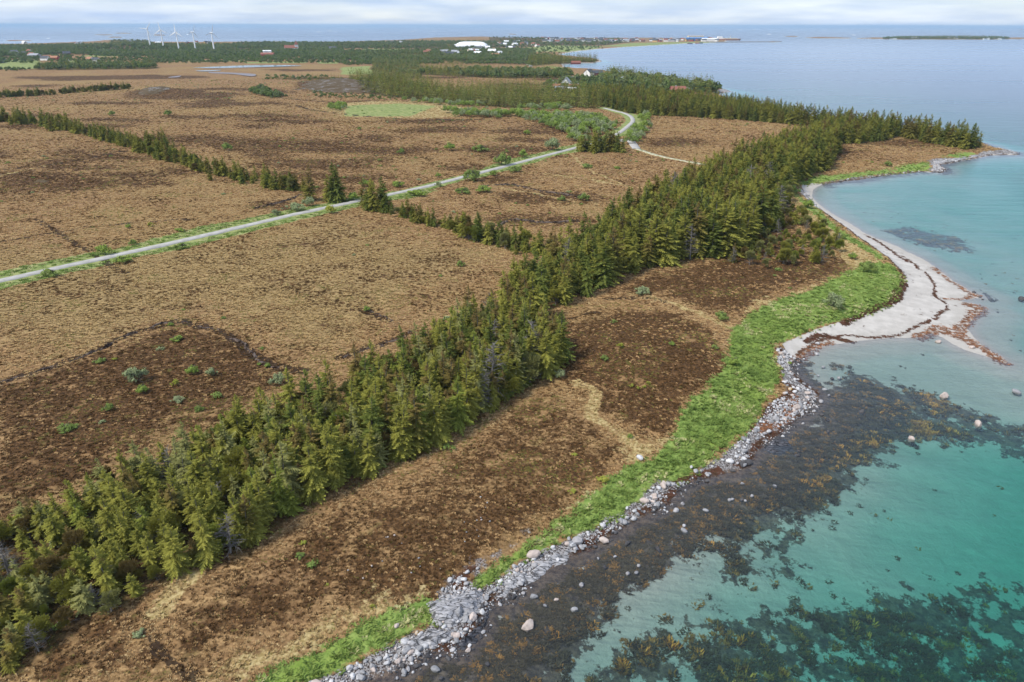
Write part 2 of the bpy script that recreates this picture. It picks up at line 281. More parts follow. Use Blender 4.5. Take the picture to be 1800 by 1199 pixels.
WRED = [([(1706,536),(1724,541),(1700,562),(1690,580),(1706,600),(1765,637)], 1.1), ([(1620,592),(1650,578),(1690,590)], 1.6), ([(1660,525),(1690,524),(1722,518)], .6), ([(1460,600),(1430,612),(1400,632)], .9), ([(1640,470),(1690,505),(1718,517)], .4), ([(1395,700),(1380,735),(1330,760)], .8)]
flat_at = lambda p: unproj(np.array(p, float)[:, 0], np.array(p, float)[:, 1], .25)
c_wrack = lines(WRACK, 1.0, flat_at, 4); c_wred = lines(WRED, 1.3, flat_at, 6)
edge = np.exp(-((GS - .5) / 1.0) ** 2) * (rr_ < 260) * (in_sand < 0) * (fbm(gx / 3, gy / 3, 13) > .45)
c_wred = np.maximum(c_wred * .78, edge * .35)
c_wrack = np.maximum(c_wrack, edge * .9); c_wrack = np.maximum(c_wrack, np.exp(-((GS - 4.2) / 1.1) ** 2) * (rr_ < 200) * (in_sand < 0) * smooth(.48, .6, fbm(gx / 6, gy / 6, 15)) * (1 - c_grass * .6))
KELP = [([(640,1250),(700,1185),(765,1150),(850,1095),(870,1050),(1000,985),(1110,920),(1200,862),(1310,822),(1400,750),(1450,690),(1490,660),(1560,672),(1620,730),(1580,795),(1510,830),(1500,880),(1420,900),(1320,935),(1230,950),(1190,1000),(1100,1055),(1030,1110),(990,1170),(960,1250)], 1.0),
        ([(960,1250),(1010,1140),(1130,1130),(1215,1100),(1240,1062),(1330,1050),(1440,1050),(1560,1035),(1640,1010),(1720,1020),(1850,1060),(1950,1250)], .60), ([(1260,960),(1330,930),(1430,905),(1440,960),(1400,1030),(1300,1040),(1220,1030)], .54), ([(1500,660),(1560,665),(1640,700),(1720,720),(1830,770),(1830,830),(1740,800),(1640,790),(1540,760)], .68), ([(1545,405),(1600,397),(1690,420),(1705,445),(1640,437)], .75), ([(1080,1120),(1200,1080),(1230,1110),(1180,1180),(1050,1200)], .6)]
c_kelp = np.zeros(len(GP))
Qk = GP + np.stack([(fbm(gx / 7, gy / 7, 151) - .5), (fbm(gx / 7, gy / 7, 167) - .5)], 1) * 6
for p, wt in KELP:
    c_kelp = np.maximum(c_kelp, np.clip(.5 + sdf(bed_at(p), Qk, 60.) / 6, 0, 1) * wt)
c_kelp = np.where(GS < 1.0, c_kelp, 0)
c_kelp = np.maximum(c_kelp, np.clip(1 - np.abs(GS + 1.2) / 3.0, 0, 1) * 1.15 * (in_sand < -1.5) * (rr_ < 400))
c_kelp = np.maximum(c_kelp, ((GS < 1) * (GS > -12) * (rr_ > 230) * (gy > 240)) * np.clip(.9 + GS / 12, 0, 1) * (in_sand < 0) * .8)
land = (GS > 0)
for c in (c_straw, c_heather, c_field, c_floor, c_peat): c *= land

# ------------------------------------------------------------------ material kit
class MK:
    def __init__(s, name):
        s.m = bpy.data.materials.new(name); s.m.use_nodes = True; s.t = s.m.node_tree; s.t.nodes.clear()
        s.out = s.t.nodes.new('ShaderNodeOutputMaterial')
    def n(s, typ, **kw):
        n = s.t.nodes.new(typ)
        for k, v in kw.items():
            if k in n.inputs.keys(): s.put(n.inputs[k], v)
            else: setattr(n, k, v)
        return n
    def put(s, sock, v):
        if isinstance(v, bpy.types.NodeSocket): s.t.links.new(v, sock)
        else: sock.default_value = (tuple(v) + (1,)) if (isinstance(v, (tuple, list)) and len(v) == 3 and sock.type == 'RGBA') else v
    def math(s, op, a, b=0.0, clamp=False):
        n = s.n('ShaderNodeMath', operation=op, use_clamp=clamp); s.put(n.inputs[0], a); s.put(n.inputs[1], b); return n.outputs[0]
    def mix(s, f, a, b, blend='MIX'):
        n = s.n('ShaderNodeMix', data_type='RGBA', blend_type=blend); s.put(n.inputs[0], f); s.put(n.inputs[6], a); s.put(n.inputs[7], b); return n.outputs[2]
    def noise(s, scale, detail=4, rough=.55, vec=None, dist=0.0):
        n = s.n('ShaderNodeTexNoise'); n.inputs['Scale'].default_value = scale; n.inputs['Detail'].default_value = detail; n.inputs['Roughness'].default_value = rough; n.inputs['Distortion'].default_value = dist
        s.t.links.new(vec if vec is not None else s.pos(), n.inputs['Vector']); return n.outputs['Fac']
    def pos(s):
        if not hasattr(s, '_p'): s._p = s.n('ShaderNodeNewGeometry').outputs['Position']
        return s._p
    def stretch(s, sx, sy, sz, rotz=0.0):
        n = s.n('ShaderNodeMapping'); s.t.links.new(s.pos(), n.inputs[0]); n.inputs['Scale'].default_value = (sx, sy, sz); n.inputs['Rotation'].default_value = (0, 0, rotz); return n.outputs[0]
    def ramp(s, f, lo, hi):
        n = s.n('ShaderNodeMapRange', interpolation_type='SMOOTHSTEP'); s.put(n.inputs[0], f); n.inputs[1].default_value = lo; n.inputs[2].default_value = hi; return n.outputs[0]
    def attr(s, name):
        n = s.n('ShaderNodeAttribute'); n.attribute_name = name; return n
    def objrand(s): return s.n('ShaderNodeObjectInfo').outputs['Random']
    def bsdf(s, col, rough=.8, normal=None, spec=.25, **kw):
        b = s.n('ShaderNodeBsdfPrincipled'); s.put(b.inputs['Base Color'], col); s.put(b.inputs['Roughness'], rough); b.inputs['Specular IOR Level'].default_value = spec
        if normal is not None: s.t.links.new(normal, b.inputs['Normal'])
        for k, v in kw.items(): s.put(b.inputs[k], v)
        s.t.links.new(b.outputs[0], s.out.inputs[0]); return b
    def bump(s, h, strength=.5, dist=.1):
        n = s.n('ShaderNodeBump'); n.inputs['Strength'].default_value = strength; n.inputs['Distance'].default_value = dist; s.t.links.new(h, n.inputs['Height']); return n.outputs[0]

def ground_material():
    k = MK('moor_ground')
    n_f = k.noise(2.1, 6, .65); n_m = k.noise(.42, 5, .6); n_l = k.noise(.06, 4, .55); n_xl = k.noise(.012, 3, .5); n_s = k.noise(7.0, 4, .6)
    streak = k.noise(1.0, 5, .6, k.stretch(.35, 1.6, 1, rad(25)))
    tus = k.math('ADD', k.math('MULTIPLY', n_f, .55), k.math('MULTIPLY', streak, .45))
    heath = k.mix(k.ramp(tus, .36, .64), (.080, .045, .020), (.325, .195, .090))
    heath = k.mix(k.ramp(k.math('ADD', n_m, k.math('MULTIPLY', n_l, .5)), .62, .95), heath, k.mix(k.ramp(tus, .38, .64), (.13, .076, .030), (.45, .295, .138)))
    heath = k.mix(k.math('MULTIPLY', k.ramp(n_l, .45, .7), .55), heath, (.18, .100, .050))
    heath = k.mix(k.math('MULTIPLY', k.ramp(n_xl, .46, .62), .45), heath, (.265, .185, .075))
    heath = k.mix(k.math('MULTIPLY', k.ramp(k.noise(.19, 4), .60, .72), .45), heath, (.115, .105, .03))
    ed = k.noise(.33, 8, .72)
    a1, a2, a3 = k.attr('mask_a'), k.attr('mask_b'), k.attr('mask_c')
    def ch(at, i):
        s_ = k.n('ShaderNodeSeparateColor'); k.t.links.new(at.outputs['Color'], s_.inputs[0]); return s_.outputs[i]
    def w(v, noise, amp, lo=.42, hi=.58):
        return k.ramp(k.math('ADD', v, k.math('MULTIPLY', k.math('SUBTRACT', noise, .5), amp)), lo, hi)
    yl = k.attr('mask_d'); heath = k.mix(k.math('MULTIPLY', w(ch(yl, 2), ed, 1.2, .3, .8), .6), heath, k.mix(k.ramp(tus, .38, .62), (.11, .075, .028), (.37, .275, .125)))
    heather = k.mix(k.ramp(n_f, .4, .66), (.046, .025, .011), (.135, .072, .030))
    heather = k.mix(k.ramp(n_m, .55, .68), heather, (.26, .155, .07))
    heather = k.mix(k.math('MULTIPLY', k.ramp(k.noise(.3, 3), .62, .72), .6), heather, (.10, .095, .022))
    col = k.mix(w(ch(a1, 1), ed, 2.0, .38, .64), heath, heather)
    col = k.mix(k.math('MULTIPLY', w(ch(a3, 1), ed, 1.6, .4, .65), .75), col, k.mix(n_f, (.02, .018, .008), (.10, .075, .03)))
    straw = k.mix(k.ramp(n_f, .35, .65), (.25, .18, .07), (.46, .36, .18))
    col = k.mix(w(ch(a1, 2), ed, 2.2, .42, .62), col, straw)
    field = k.mix(k.ramp(n_m, .35, .65), (.135, .185, .050), (.28, .29, .115))
    col = k.mix(w(ch(a3, 0), ed, 1.2), col, field)
    grass = k.mix(k.ramp(k.noise(1.1, 5, .65), .35, .66), (.125, .195, .042), (.235, .305, .080))
    grass = k.mix(k.math('MULTIPLY', k.ramp(k.noise(.5, 4, .6), .60, .74), .7), grass, (.40, .38, .17))
    grass = k.mix(k.math('MULTIPLY', k.ramp(n_l, .5, .62), .4), grass, (.17, .24, .03))
    col = k.mix(w(ch(a1, 0), ed, 1.6), col, grass)
    col = k.mix(k.math('MULTIPLY', w(ch(a3, 2), ed, 2.4, .45, .7), .9), col, (.030, .019, .012))
    stone = k.mix(k.ramp(k.noise(5.0, 3, .6), .4, .6), (.045, .034, .030), (.30, .285, .28))
    col = k.mix(w(ch(a2, 0), ed, 1.2), col, stone)
    sand = k.mix(k.ramp(n_m, .3, .7), (.40, .375, .345), (.50, .47, .435))
    sand = k.mix(k.math('MULTIPLY', k.ramp(k.noise(.11, 4), .42, .66), .35), sand, (.31, .285, .26))
    al_a = k.attr('mask_d')
    pz = k.n('ShaderNodeSeparateXYZ'); k.t.links.new(k.pos(), pz.inputs[0])
    sand = k.mix(k.ramp(k.math('ADD', pz.outputs[2], k.math('MULTIPLY', n_m, .25)), .18, .42), k.mix(n_m, (.34, .315, .285), (.43, .405, .37)), sand)      # wet, brownish near and under the water
    col = k.mix(w(ch(al_a, 0), ed, .8), col, sand)
    weed = k.mix(k.ramp(k.noise(1.3, 5, .7), .35, .66), (.060, .047, .044), (.165, .122, .092))
    weed = k.mix(k.math('MULTIPLY', k.ramp(k.noise(.3, 6, .7), .55, .7), .5), weed, (.15, .095, .045))
    col = k.mix(w(ch(a2, 1), k.noise(.42, 8, .72), 2.6, .44, .58), col, weed)
    col = k.mix(w(ch(a2, 2), k.noise(.9, 8, .75), 3.0, .55, .75), col, k.mix(n_s, (.03, .015, .012), (.13, .055, .03)))
    col = k.mix(w(ch(al_a, 1), k.noise(.9, 8, .75), 3.2, .6, .8), col, k.mix(k.ramp(n_s, .3, .7), (.060, .026, .018), (.22, .115, .065)))
    hmix = k.math('ADD', k.math('MULTIPLY', n_f, 1.0), k.math('MULTIPLY', n_m, .8))
    k.bsdf(col, .92, k.bump(hmix, .55, .35), .1)
    return k.m

def mesh_obj(name, verts, faces, mat_=None, parent=None, smooth_=False):
    me = bpy.data.meshes.new(name); me.from_pydata([tuple(v) for v in verts], [], [tuple(f) for f in faces]); me.update()
    if smooth_: me.shade_smooth()
    if mat_ is not None: me.materials.append(mat_)
    o = bpy.data.objects.new(name, me); COL.objects.link(o)
    if parent is not None: o.parent = parent
    return o
def np_mesh(name, V, F, mats=(), fmat=None, smooth_=False, attrs=None):
    """fast mesh from arrays; F is (n,3) or (n,4)"""
    me = bpy.data.meshes.new(name); V = np.asarray(V, np.float32); F = np.asarray(F, np.int32); n, c = F.shape
    me.vertices.add(len(V)); me.vertices.foreach_set('co', V.ravel()); me.loops.add(n * c); me.loops.foreach_set('vertex_index', F.ravel())
    me.polygons.add(n); me.polygons.foreach_set('loop_start', np.arange(0, n * c, c, dtype=np.int32))
    if fmat is not None: me.polygons.foreach_set('material_index', np.asarray(fmat, np.int32))
    me.update(calc_edges=True)
    if smooth_: me.shade_smooth()
    for m in mats: me.materials.append(m)
    for nm, arr in (attrs or {}).items():
        at = me.attributes.new(nm, 'FLOAT', 'POINT'); at.data.foreach_set('value', np.asarray(arr, np.float32))
    return me
def tag(o, label=None, cat=None, group=None, kind=None):
    if label: o['label'] = label
    if cat: o['category'] = cat
    if group: o['group'] = group
    if kind: o['kind'] = kind
    return o
def link(name, me, parent=None, loc=None):
    o = bpy.data.objects.new(name, me); COL.objects.link(o)
    if parent is not None: o.parent = parent
    if loc is not None: o.location = loc
    return o
def empty(name, loc, rz=0.0, sc=1.0):
    o = bpy.data.objects.new(name, None); COL.objects.link(o); o.location = loc; o.rotation_euler = (0, 0, rz); o.empty_display_size = .2
    o.scale = sc if isinstance(sc, (tuple, list)) else (sc, sc, sc); return o

# ------------------------------------------------------------------ ground sheet
idx = np.arange(NR * NA).reshape(NR, NA)
quads = np.stack([idx[:-1, :-1], idx[:-1, 1:], idx[1:, 1:], idx[1:, :-1]], -1).reshape(-1, 4)[:, ::-1]
gm = np_mesh('ground', np.stack([gx, gy, GZ], 1), quads, [ground_material()], smooth_=True)
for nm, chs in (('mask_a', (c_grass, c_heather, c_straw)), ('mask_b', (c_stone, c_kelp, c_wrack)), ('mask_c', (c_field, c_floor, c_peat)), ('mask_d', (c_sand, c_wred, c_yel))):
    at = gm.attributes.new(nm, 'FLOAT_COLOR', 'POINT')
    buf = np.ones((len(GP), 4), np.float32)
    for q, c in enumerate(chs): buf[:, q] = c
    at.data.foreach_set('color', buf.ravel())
tag(link('ground', gm), 'brown heath moor with grass bank, sandy beach and seabed', kind='structure')

# ------------------------------------------------------------------ sea
def sea_material():
    k = MK('sea_water')
    v = k.stretch(1, 1, 1); 
    rip = k.noise(1.0, 3, .55, k.stretch(.55, 1.9, 1, rad(-14)))
    swell = k.noise(.10, 3, .5, k.stretch(.5, 1.6, 1, rad(-10)))
    patch = k.noise(.006, 4, .5, k.stretch(.35, 2.2, 1, rad(5)))
    h = k.math('ADD', k.math('MULTIPLY', rip, .5), k.math('MULTIPLY', swell, 2.2))
    nrm = k.bump(h, .55, .22)
    sy = k.n('ShaderNodeSeparateXYZ'); k.t.links.new(k.pos(), sy.inputs[0])
    k.t.links.new(k.math('ADD', .2, k.math('MULTIPLY', k.ramp(sy.outputs[1], 1500., 5000.), 1.0)), nrm.node.inputs['Distance'])     # the open sea beyond the island is rougher than the sheltered bay
    nrm.node.inputs['Distance'].default_value = .22
    fr = k.n('ShaderNodeFresnel'); fr.inputs['IOR'].default_value = 1.48; k.t.links.new(nrm, fr.inputs['Normal'])
    g = k.n('ShaderNodeBsdfGlossy'); k.put(g.inputs['Color'], (.88, .94, 1.0)); k.put(g.inputs['Roughness'], k.math('ADD', .10, k.math('MULTIPLY', patch, .40))); k.t.links.new(nrm, g.inputs['Normal'])
    tr = k.n('ShaderNodeBsdfTransparent'); k.put(tr.inputs[0], (1, 1, 1))
    ms = k.n('ShaderNodeMixShader'); k.put(ms.inputs[0], k.math('MULTIPLY', fr.outputs[0], .92)); k.t.links.new(tr.outputs[0], ms.inputs[1]); k.t.links.new(g.outputs[0], ms.inputs[2])
    k.t.links.new(ms.outputs[0], k.out.inputs[0])
    va = k.n('ShaderNodeVolumeAbsorption'); k.put(va.inputs['Color'], (0, .87, .775)); va.inputs['Density'].default_value = .205
    k.t.links.new(va.outputs[0], k.out.inputs['Volume'])
    return k.m
S = 45000.; 
V = [(-S, -400, 0), (S, -400, 0), (S, S, 0), (-S, S, 0), (-S, -400, -30), (S, -400, -30), (S, S, -30), (-S, S, -30)]
tag(mesh_obj('sea', V, [(0, 1, 2, 3), (7, 6, 5, 4), (0, 4, 5, 1), (1, 5, 6, 2), (2, 6, 7, 3), (3, 7, 4, 0)], sea_material()), 'clear shallow turquoise sea running out to the horizon', kind='structure')

# ponds on the bog
def flat_sheet(name, px, mat_, dz, label, n=4):
    p = catmull(land_at(px + [px[0]]), n)[:-1]; z = float(np.max(look(GZ, p[:, 0], p[:, 1]))) + dz
    o = mesh_obj(name, [(q[0], q[1], z) for q in p], [tuple(range(len(p)))], mat_); tag(o, label, kind='structure'); return o
km = MK('pond_water'); km.bsdf((.06, .075, .09), .12, km.bump(km.noise(.5, 2), .1, .1), .9); POND = km.m
for px, lb in (([(338,119.5),(380,117.5),(440,115.2),(500,115),(530,116),(500,117.6),(430,119),(380,120.6)], 'long pale lake on the far bog'), ([(343,125),(365,124),(388,123.8),(380,125.2),(355,126)], 'small pale pool in front of the long lake'), ([(-20,112),(-20,100),(8,103),(12,110)], 'pale water inlet beside the green field')):
    flat_sheet('pond', px, POND, .25, lb)
km = MK('wet_peat'); km.bsdf(km.mix(km.noise(.05), (.16, .145, .15), (.24, .21, .22)), .6)
flat_sheet('peat_flat', [(366,127),(400,128),(447,131),(443,135),(410,131),(372,129)], km.m, .2, 'bare grey peat flat below the lake')
flat_sheet('peat_flat', [(295,137),(313,136),(318,133.6),(300,135.5)], km.m, .2, 'small grey peat pan on the moor')

# ------------------------------------------------------------------ road
def ribbon(name, line, width, mat_, dz, label, crown=.08):
    p = np.asarray(line); d = np.gradient(p, axis=0); d /= np.linalg.norm(d, axis=1)[:, None]; nrm = np.stack([-d[:, 1], d[:, 0]], 1)
    offs = np.array([-.5, -.46, 0, .46, .5]) * width; zo = np.array([-.5, .0, crown, .0, -.5]); V = []; F = []
    zc = np.max([look(GZ, *(p + nrm * o_).T) for o_ in offs], axis=0); zc = np.maximum(np.convolve(np.pad(zc, 4, mode='edge'), np.ones(9) / 9, 'valid'), zc) + dz
    for k in range(len(p)):
        for o_, z_ in zip(offs, zo): q = p[k] + nrm[k] * o_; V.append((q[0], q[1], zc[k] + z_))
    for k in range(len(p) - 1):
        for c in range(4): F.append((k*5+c, k*5+c+1, k*5+c+6, k*5+c+5))
    o = mesh_obj(name, V, F, mat_, smooth_=True); tag(o, label, kind='structure'); return o
km = MK('gravel_road'); c_ = km.mix(km.ramp(km.noise(.6, 5, .6), .3, .7), (.31, .295, .275), (.42, .405, .385)); c_ = km.mix(km.math('MULTIPLY', km.ramp(km.noise(.25, 4), .55, .7), .5), c_, (.34, .33, .31)); km.bsdf(c_, .9, km.bump(km.noise(6., 3), .3, .03), .2)
GRAVEL = km.m
ribbon('gravel_road', ROADW, 3.1, GRAVEL, .12, 'pale gravel road crossing the moor in a straight line')
ribbon('gravel_road', catmull(land_at(JUNC), 5), 4.5, GRAVEL, .16, 'pale gravel lay-by at the road bend among green scrub')
km = MK('grassy_track'); km.bsdf(km.mix(km.ramp(km.noise(.8, 4), .35, .65), (.26, .24, .12), (.46, .44, .33)), .9); 
ribbon('farm_track', TRACKW, 2.8, km.m, .1, 'narrow pale track leading from the road to the forest')
ribbon('gravel_road', catmull(land_at([(1030,165),(1040,160),(1042,154),(1034,150)]), 5), 6, GRAVEL, .3, 'pale drive by the white gabled house')
ribbon('gravel_road', catmull(land_at([(110,104.5),(118,105),(119,108),(113,111)]), 5), 6, GRAVEL, .3, 'pale looping drive beside the far green field')
ribbon('gravel_road', catmull(land_at([(922,109),(928,113),(934,117)]), 5), 6, GRAVEL, .3, 'pale road end beyond the far conifer belt')

# peat banks: cut edges with a rough face
km = MK('peat_bank'); km.bsdf(km.mix(km.ramp(km.noise(1.2, 5), .4, .62), (.022, .014, .010), (.13, .10, .085)), .95, km.bump(km.noise(3., 4), .8, .2), .1); PEATM = km.m
for q, (px, wd) in enumerate(PEAT[:5] + PEAT[6:7]):
    p = catmull(land_at(px), 14); d = np.gradient(p, axis=0); d /= np.linalg.norm(d, axis=1)[:, None]; nr = np.stack([-d[:, 1], d[:, 0]], 1); V = []; F = []
    p = p + nr * ((fbm(p[:, 0] / 3, p[:, 1] / 3, 7)[:, None] - .5) * 3)
    prof = [(-.9, -.2), (-.55, .25), (-.1, .5), (.35, .32), (.6, .05), (1., -.25)]
    for k in range(len(p)):
        for c, (o_, z_) in enumerate(prof):
            o2 = (o_ * (.35 + rng.random() * .8)) * wd * .75; Q = p[k] + nr[k] * o2
            V.append((Q[0], Q[1], float(look(GZ, Q[:1], Q[1:])[0]) + z_ * (.2 + .8 * rng.random()) * min(wd, 1) * max(0., 2.2 * float(vnoise(np.array([k * .23]), np.array([q * 3.1]), 4)[0]) - .35) - .02))
    for k in range(len(p) - 1):
        for c in range(5): F.append((k*6+c, k*6+c+1, k*6+c+7, k*6+c+6))
    tag(mesh_obj('peat_bank', V, F, PEATM), 'dark eroded peat bank cut into the moor', kind='structure')
# ------------------------------------------------------------------ plant meshes
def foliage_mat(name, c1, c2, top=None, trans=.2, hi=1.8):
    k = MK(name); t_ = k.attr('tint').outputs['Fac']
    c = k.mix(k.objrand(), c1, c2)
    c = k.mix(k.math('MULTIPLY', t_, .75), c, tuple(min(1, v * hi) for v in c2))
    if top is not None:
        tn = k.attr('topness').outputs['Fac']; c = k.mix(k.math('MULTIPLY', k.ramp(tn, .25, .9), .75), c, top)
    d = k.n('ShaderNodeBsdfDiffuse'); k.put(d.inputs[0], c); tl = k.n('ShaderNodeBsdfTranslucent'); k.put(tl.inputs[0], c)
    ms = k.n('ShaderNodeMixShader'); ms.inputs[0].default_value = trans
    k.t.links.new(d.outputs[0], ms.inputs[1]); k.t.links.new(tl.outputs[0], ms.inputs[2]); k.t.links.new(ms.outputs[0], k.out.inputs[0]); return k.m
def plain(name, col, rough=.85, var=None, scale=1.5, spec=.2):
    k = MK(name); c = col if var is None else k.mix(k.ramp(k.noise(scale, 4), .35, .65), col, var); k.bsdf(c, rough, None, spec); return k.m
BARK = plain('bark', (.10, .08, .065), var=(.20, .18, .16)); GREYWOOD = plain('weathered_wood', (.15, .135, .12), var=(.25, .23, .21))
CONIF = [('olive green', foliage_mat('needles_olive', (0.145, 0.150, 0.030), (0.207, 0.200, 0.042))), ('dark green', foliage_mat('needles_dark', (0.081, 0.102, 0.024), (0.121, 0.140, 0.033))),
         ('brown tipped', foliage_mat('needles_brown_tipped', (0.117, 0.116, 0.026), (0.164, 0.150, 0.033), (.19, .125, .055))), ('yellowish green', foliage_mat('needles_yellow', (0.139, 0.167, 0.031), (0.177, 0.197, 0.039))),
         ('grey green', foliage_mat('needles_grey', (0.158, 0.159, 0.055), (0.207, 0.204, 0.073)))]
class TB:
    def __init__(s): s.V = []; s.F = []; s.T = []
    def tri(s, a, b, c, t=0.0):
        n = len(s.V); s.V += [a, b, c]; s.F.append((n, n + 1, n + 2)); s.T += [t, t, t]
    def mesh(s, name, mats, top=None):
        V = np.array(s.V); at = {'tint': s.T}
        if top: at['topness'] = np.clip(V[:, 2] / top, 0, 1)
        return np_mesh(name, V, np.array(s.F), mats, attrs=at)
def spruce_mesh(seed, mat_, H=10., R=2.5, lev=25, nb=9, fr=6, hang=True, droop=1.0, dens=1.0):
    r = np.random.default_rng(seed); tb = TB(); asym = r.random() * 6.28
    for l in range(lev):
        f = (l + r.random() * .6) / lev; z = H * (.05 + .93 * f ** .92)
        env = R * (1 - f) ** .78 * (1 + .16 * math.sin(l * 2.1 + seed)) + .12
        if f < .12: env *= .65 + 2.5 * f
        for b in range(max(4, int(nb * (1 - .45 * f)))):
            if r.random() > dens: continue
            a = 6.283 * (b + r.random() * .9) / nb + l * .7; Lb = env * (.68 + .5 * r.random()) * (1 + .15 * math.cos(a - asym))
            dx, dy = math.cos(a), math.sin(a); up = -.18 + .95 * f + .15 * r.normal(); sx, sy = -dy, dx; tt = r.random()
            if r.random() < .08: Lb *= 1.25
            def sp(s): return np.array([dx * Lb * s, dy * Lb * s, z + Lb * (up * s - .42 * droop * s * s + .14 * s ** 4)])
            prev = sp(.12); w0 = .10 + .05 * Lb
            for q in range(1, fr + 1):
                s = .12 + .88 * q / fr; p = sp(s); fl = (.44 * Lb * (1.12 - s) + .14) * (.75 + .5 * r.random())
                for sg in (-1, 1):
                    tip = p + np.array([dx * .55 * fl + sg * sx * fl * .8, dy * .55 * fl + sg * sy * fl * .8, -.22 * fl + .12 * r.normal() * fl])
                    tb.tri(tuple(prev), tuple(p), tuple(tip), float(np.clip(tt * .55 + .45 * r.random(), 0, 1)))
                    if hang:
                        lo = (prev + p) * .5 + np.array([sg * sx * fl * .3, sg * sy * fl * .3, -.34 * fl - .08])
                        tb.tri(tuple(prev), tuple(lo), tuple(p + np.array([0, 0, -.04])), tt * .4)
                prev = p
            e = sp(1.12); tb.tri(tuple(prev + np.array([sx, sy, 0]) * w0), tuple(prev - np.array([sx, sy, 0]) * w0), tuple(e), .9)
    for q in range(5):
        a = q * 1.26; tb.tri((.16 * math.cos(a), .16 * math.sin(a), H * .93), (.16 * math.cos(a + 1), .16 * math.sin(a + 1), H * .93), (.02, 0, H * 1.04), .6)
    return tb.mesh('crown', [mat_], H)
def tube(pts, r0, r1, n=6):
    V = []; F = []
    for k, p in enumerate(pts):
        rr = r0 + (r1 - r0) * k / (len(pts) - 1)
        for q in range(n): V.append((p[0] + rr * math.cos(6.283 * q / n), p[1] + rr * math.sin(6.283 * q / n), p[2]))
    for k in range(len(pts) - 1):
        for q in range(n): F.append((k * n + q, k * n + (q + 1) % n, (k + 1) * n + (q + 1) % n, (k + 1) * n + q))
    return V, F
def trunk_mesh(H, r0, mat_=None, bend=.1, seed=0):
    r = np.random.default_rng(seed); pts = [(bend * r.normal() * k / 5, bend * r.normal() * k / 5, -.5 + (H + .5) * k / 5) for k in range(6)]
    V, F = tube(pts, r0, r0 * .15); me = bpy.data.meshes.new('trunk'); me.from_pydata(V, [], F); me.update(); me.shade_smooth(); me.materials.append(mat_ or BARK); return me
def lobes_mesh(name, seed, mat_, lobes, leaf, per, needle=False, fill=.25):
    """crown of many small leaf faces spread over and inside uneven lobes"""
    r = np.random.default_rng(seed); tb = TB()
    for (cx, cy, cz, rx, rz) in lobes:
        n = int(per * rx * rx)
        for q in range(n):
            d = r.normal(size=3); d /= np.linalg.norm(d)
            if d[2] < -.55: d[2] *= -.6
            rad_ = (1 - fill * r.random() ** 1.5) * (.9 + .2 * math.sin(3 * d[0] + 5 * d[1] + 4 * d[2] + seed))
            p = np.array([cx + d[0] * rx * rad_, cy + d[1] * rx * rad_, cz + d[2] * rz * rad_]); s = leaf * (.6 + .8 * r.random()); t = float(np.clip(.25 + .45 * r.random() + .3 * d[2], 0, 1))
            if needle:
                u = d + np.array([0, 0, .7]) + r.normal(size=3) * .25; u /= np.linalg.norm(u); v = np.cross(u, r.normal(size=3)); v /= np.linalg.norm(v) + 1e-6
                tb.tri(tuple(p - v * s * .3), tuple(p + v * s * .3), tuple(p + u * s * 1.5), t)
                w = np.cross(u, v); tb.tri(tuple(p - w * s * .3), tuple(p + w * s * .3), tuple(p + u * s * 1.3), t * .8)
            else:
                u = r.normal(size=3) + d * .35; u -= d * (u @ d) * .6; u /= np.linalg.norm(u) + 1e-6; v = np.cross(d + r.normal(size=3) * .5, u); v /= np.linalg.norm(v) + 1e-6
                a_, b_, c_2, d_2 = p - u * s * .5, p + v * s * .32, p + u * s * .5, p - v * s * .32
                tb.tri(tuple(a_), tuple(b_), tuple(c_2), t); tb.tri(tuple(a_), tuple(c_2), tuple(d_2), t)
    return tb.mesh(name, [mat_], max(l[2] + l[4] for l in lobes))
def twig_mesh(seed, H, R, n, mat_, up=.5):
    r = np.random.default_rng(seed); tb = TB()
    def stick(a, b, w):
        u = b - a; s = np.cross(u, r.normal(size=3)); s = s / (np.linalg.norm(s) + 1e-6) * w; tb.tri(tuple(a - s), tuple(a + s), tuple(b)); s2 = np.cross(u, s); s2 = s2 / (np.linalg.norm(s2) + 1e-6) * w; tb.tri(tuple(a - s2), tuple(a + s2), tuple(b))
    for q in range(n):
        f = .12 + .86 * (q + r.random()) / n; z = H * f; a = r.random() * 6.283; L = R * (1 - f * .75) * (.6 + .6 * r.random())
        a0 = np.array([0, 0, z]); d = np.array([math.cos(a), math.sin(a), up * (.3 + .9 * r.random())]); b0 = a0 + d * L; stick(a0, b0, .05)
        for w in range(7):
            t = .25 + .7 * r.random(); c0 = a0 + d * L * t; e = d + r.normal(size=3) * .75; stick(c0, c0 + e * L * .38 * (1.1 - t * .5), .028)
    return tb.mesh('branches', [mat_])

SPR = []       # (colour word, crown mesh, trunk mesh)
for q in range(12):
    cn_, cm = CONIF[[0, 1, 2, 0, 1, 3, 2, 4, 0, 1, 2, 4][q]]
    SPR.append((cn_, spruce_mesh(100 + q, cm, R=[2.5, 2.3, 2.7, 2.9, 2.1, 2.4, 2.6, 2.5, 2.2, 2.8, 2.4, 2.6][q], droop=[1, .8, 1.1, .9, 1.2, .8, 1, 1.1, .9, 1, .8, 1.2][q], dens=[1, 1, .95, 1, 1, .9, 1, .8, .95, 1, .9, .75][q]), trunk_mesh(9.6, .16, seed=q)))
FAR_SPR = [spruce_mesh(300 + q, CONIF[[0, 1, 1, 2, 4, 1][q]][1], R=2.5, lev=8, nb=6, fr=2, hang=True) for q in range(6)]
def pine_lobes(seed, H, R):
    r = np.random.default_rng(seed); L = [(0, 0, H * .68, R * .62, H * .30)]
    for q in range(9):
        a = r.random() * 6.283; f = r.random(); rr = R * (.35 + .5 * r.random()) * (1 - .4 * f); L.append((rr * math.cos(a), rr * math.sin(a), H * (.30 + .5 * f), R * (.32 + .2 * r.random()), H * (.13 + .08 * r.random())))
    return L
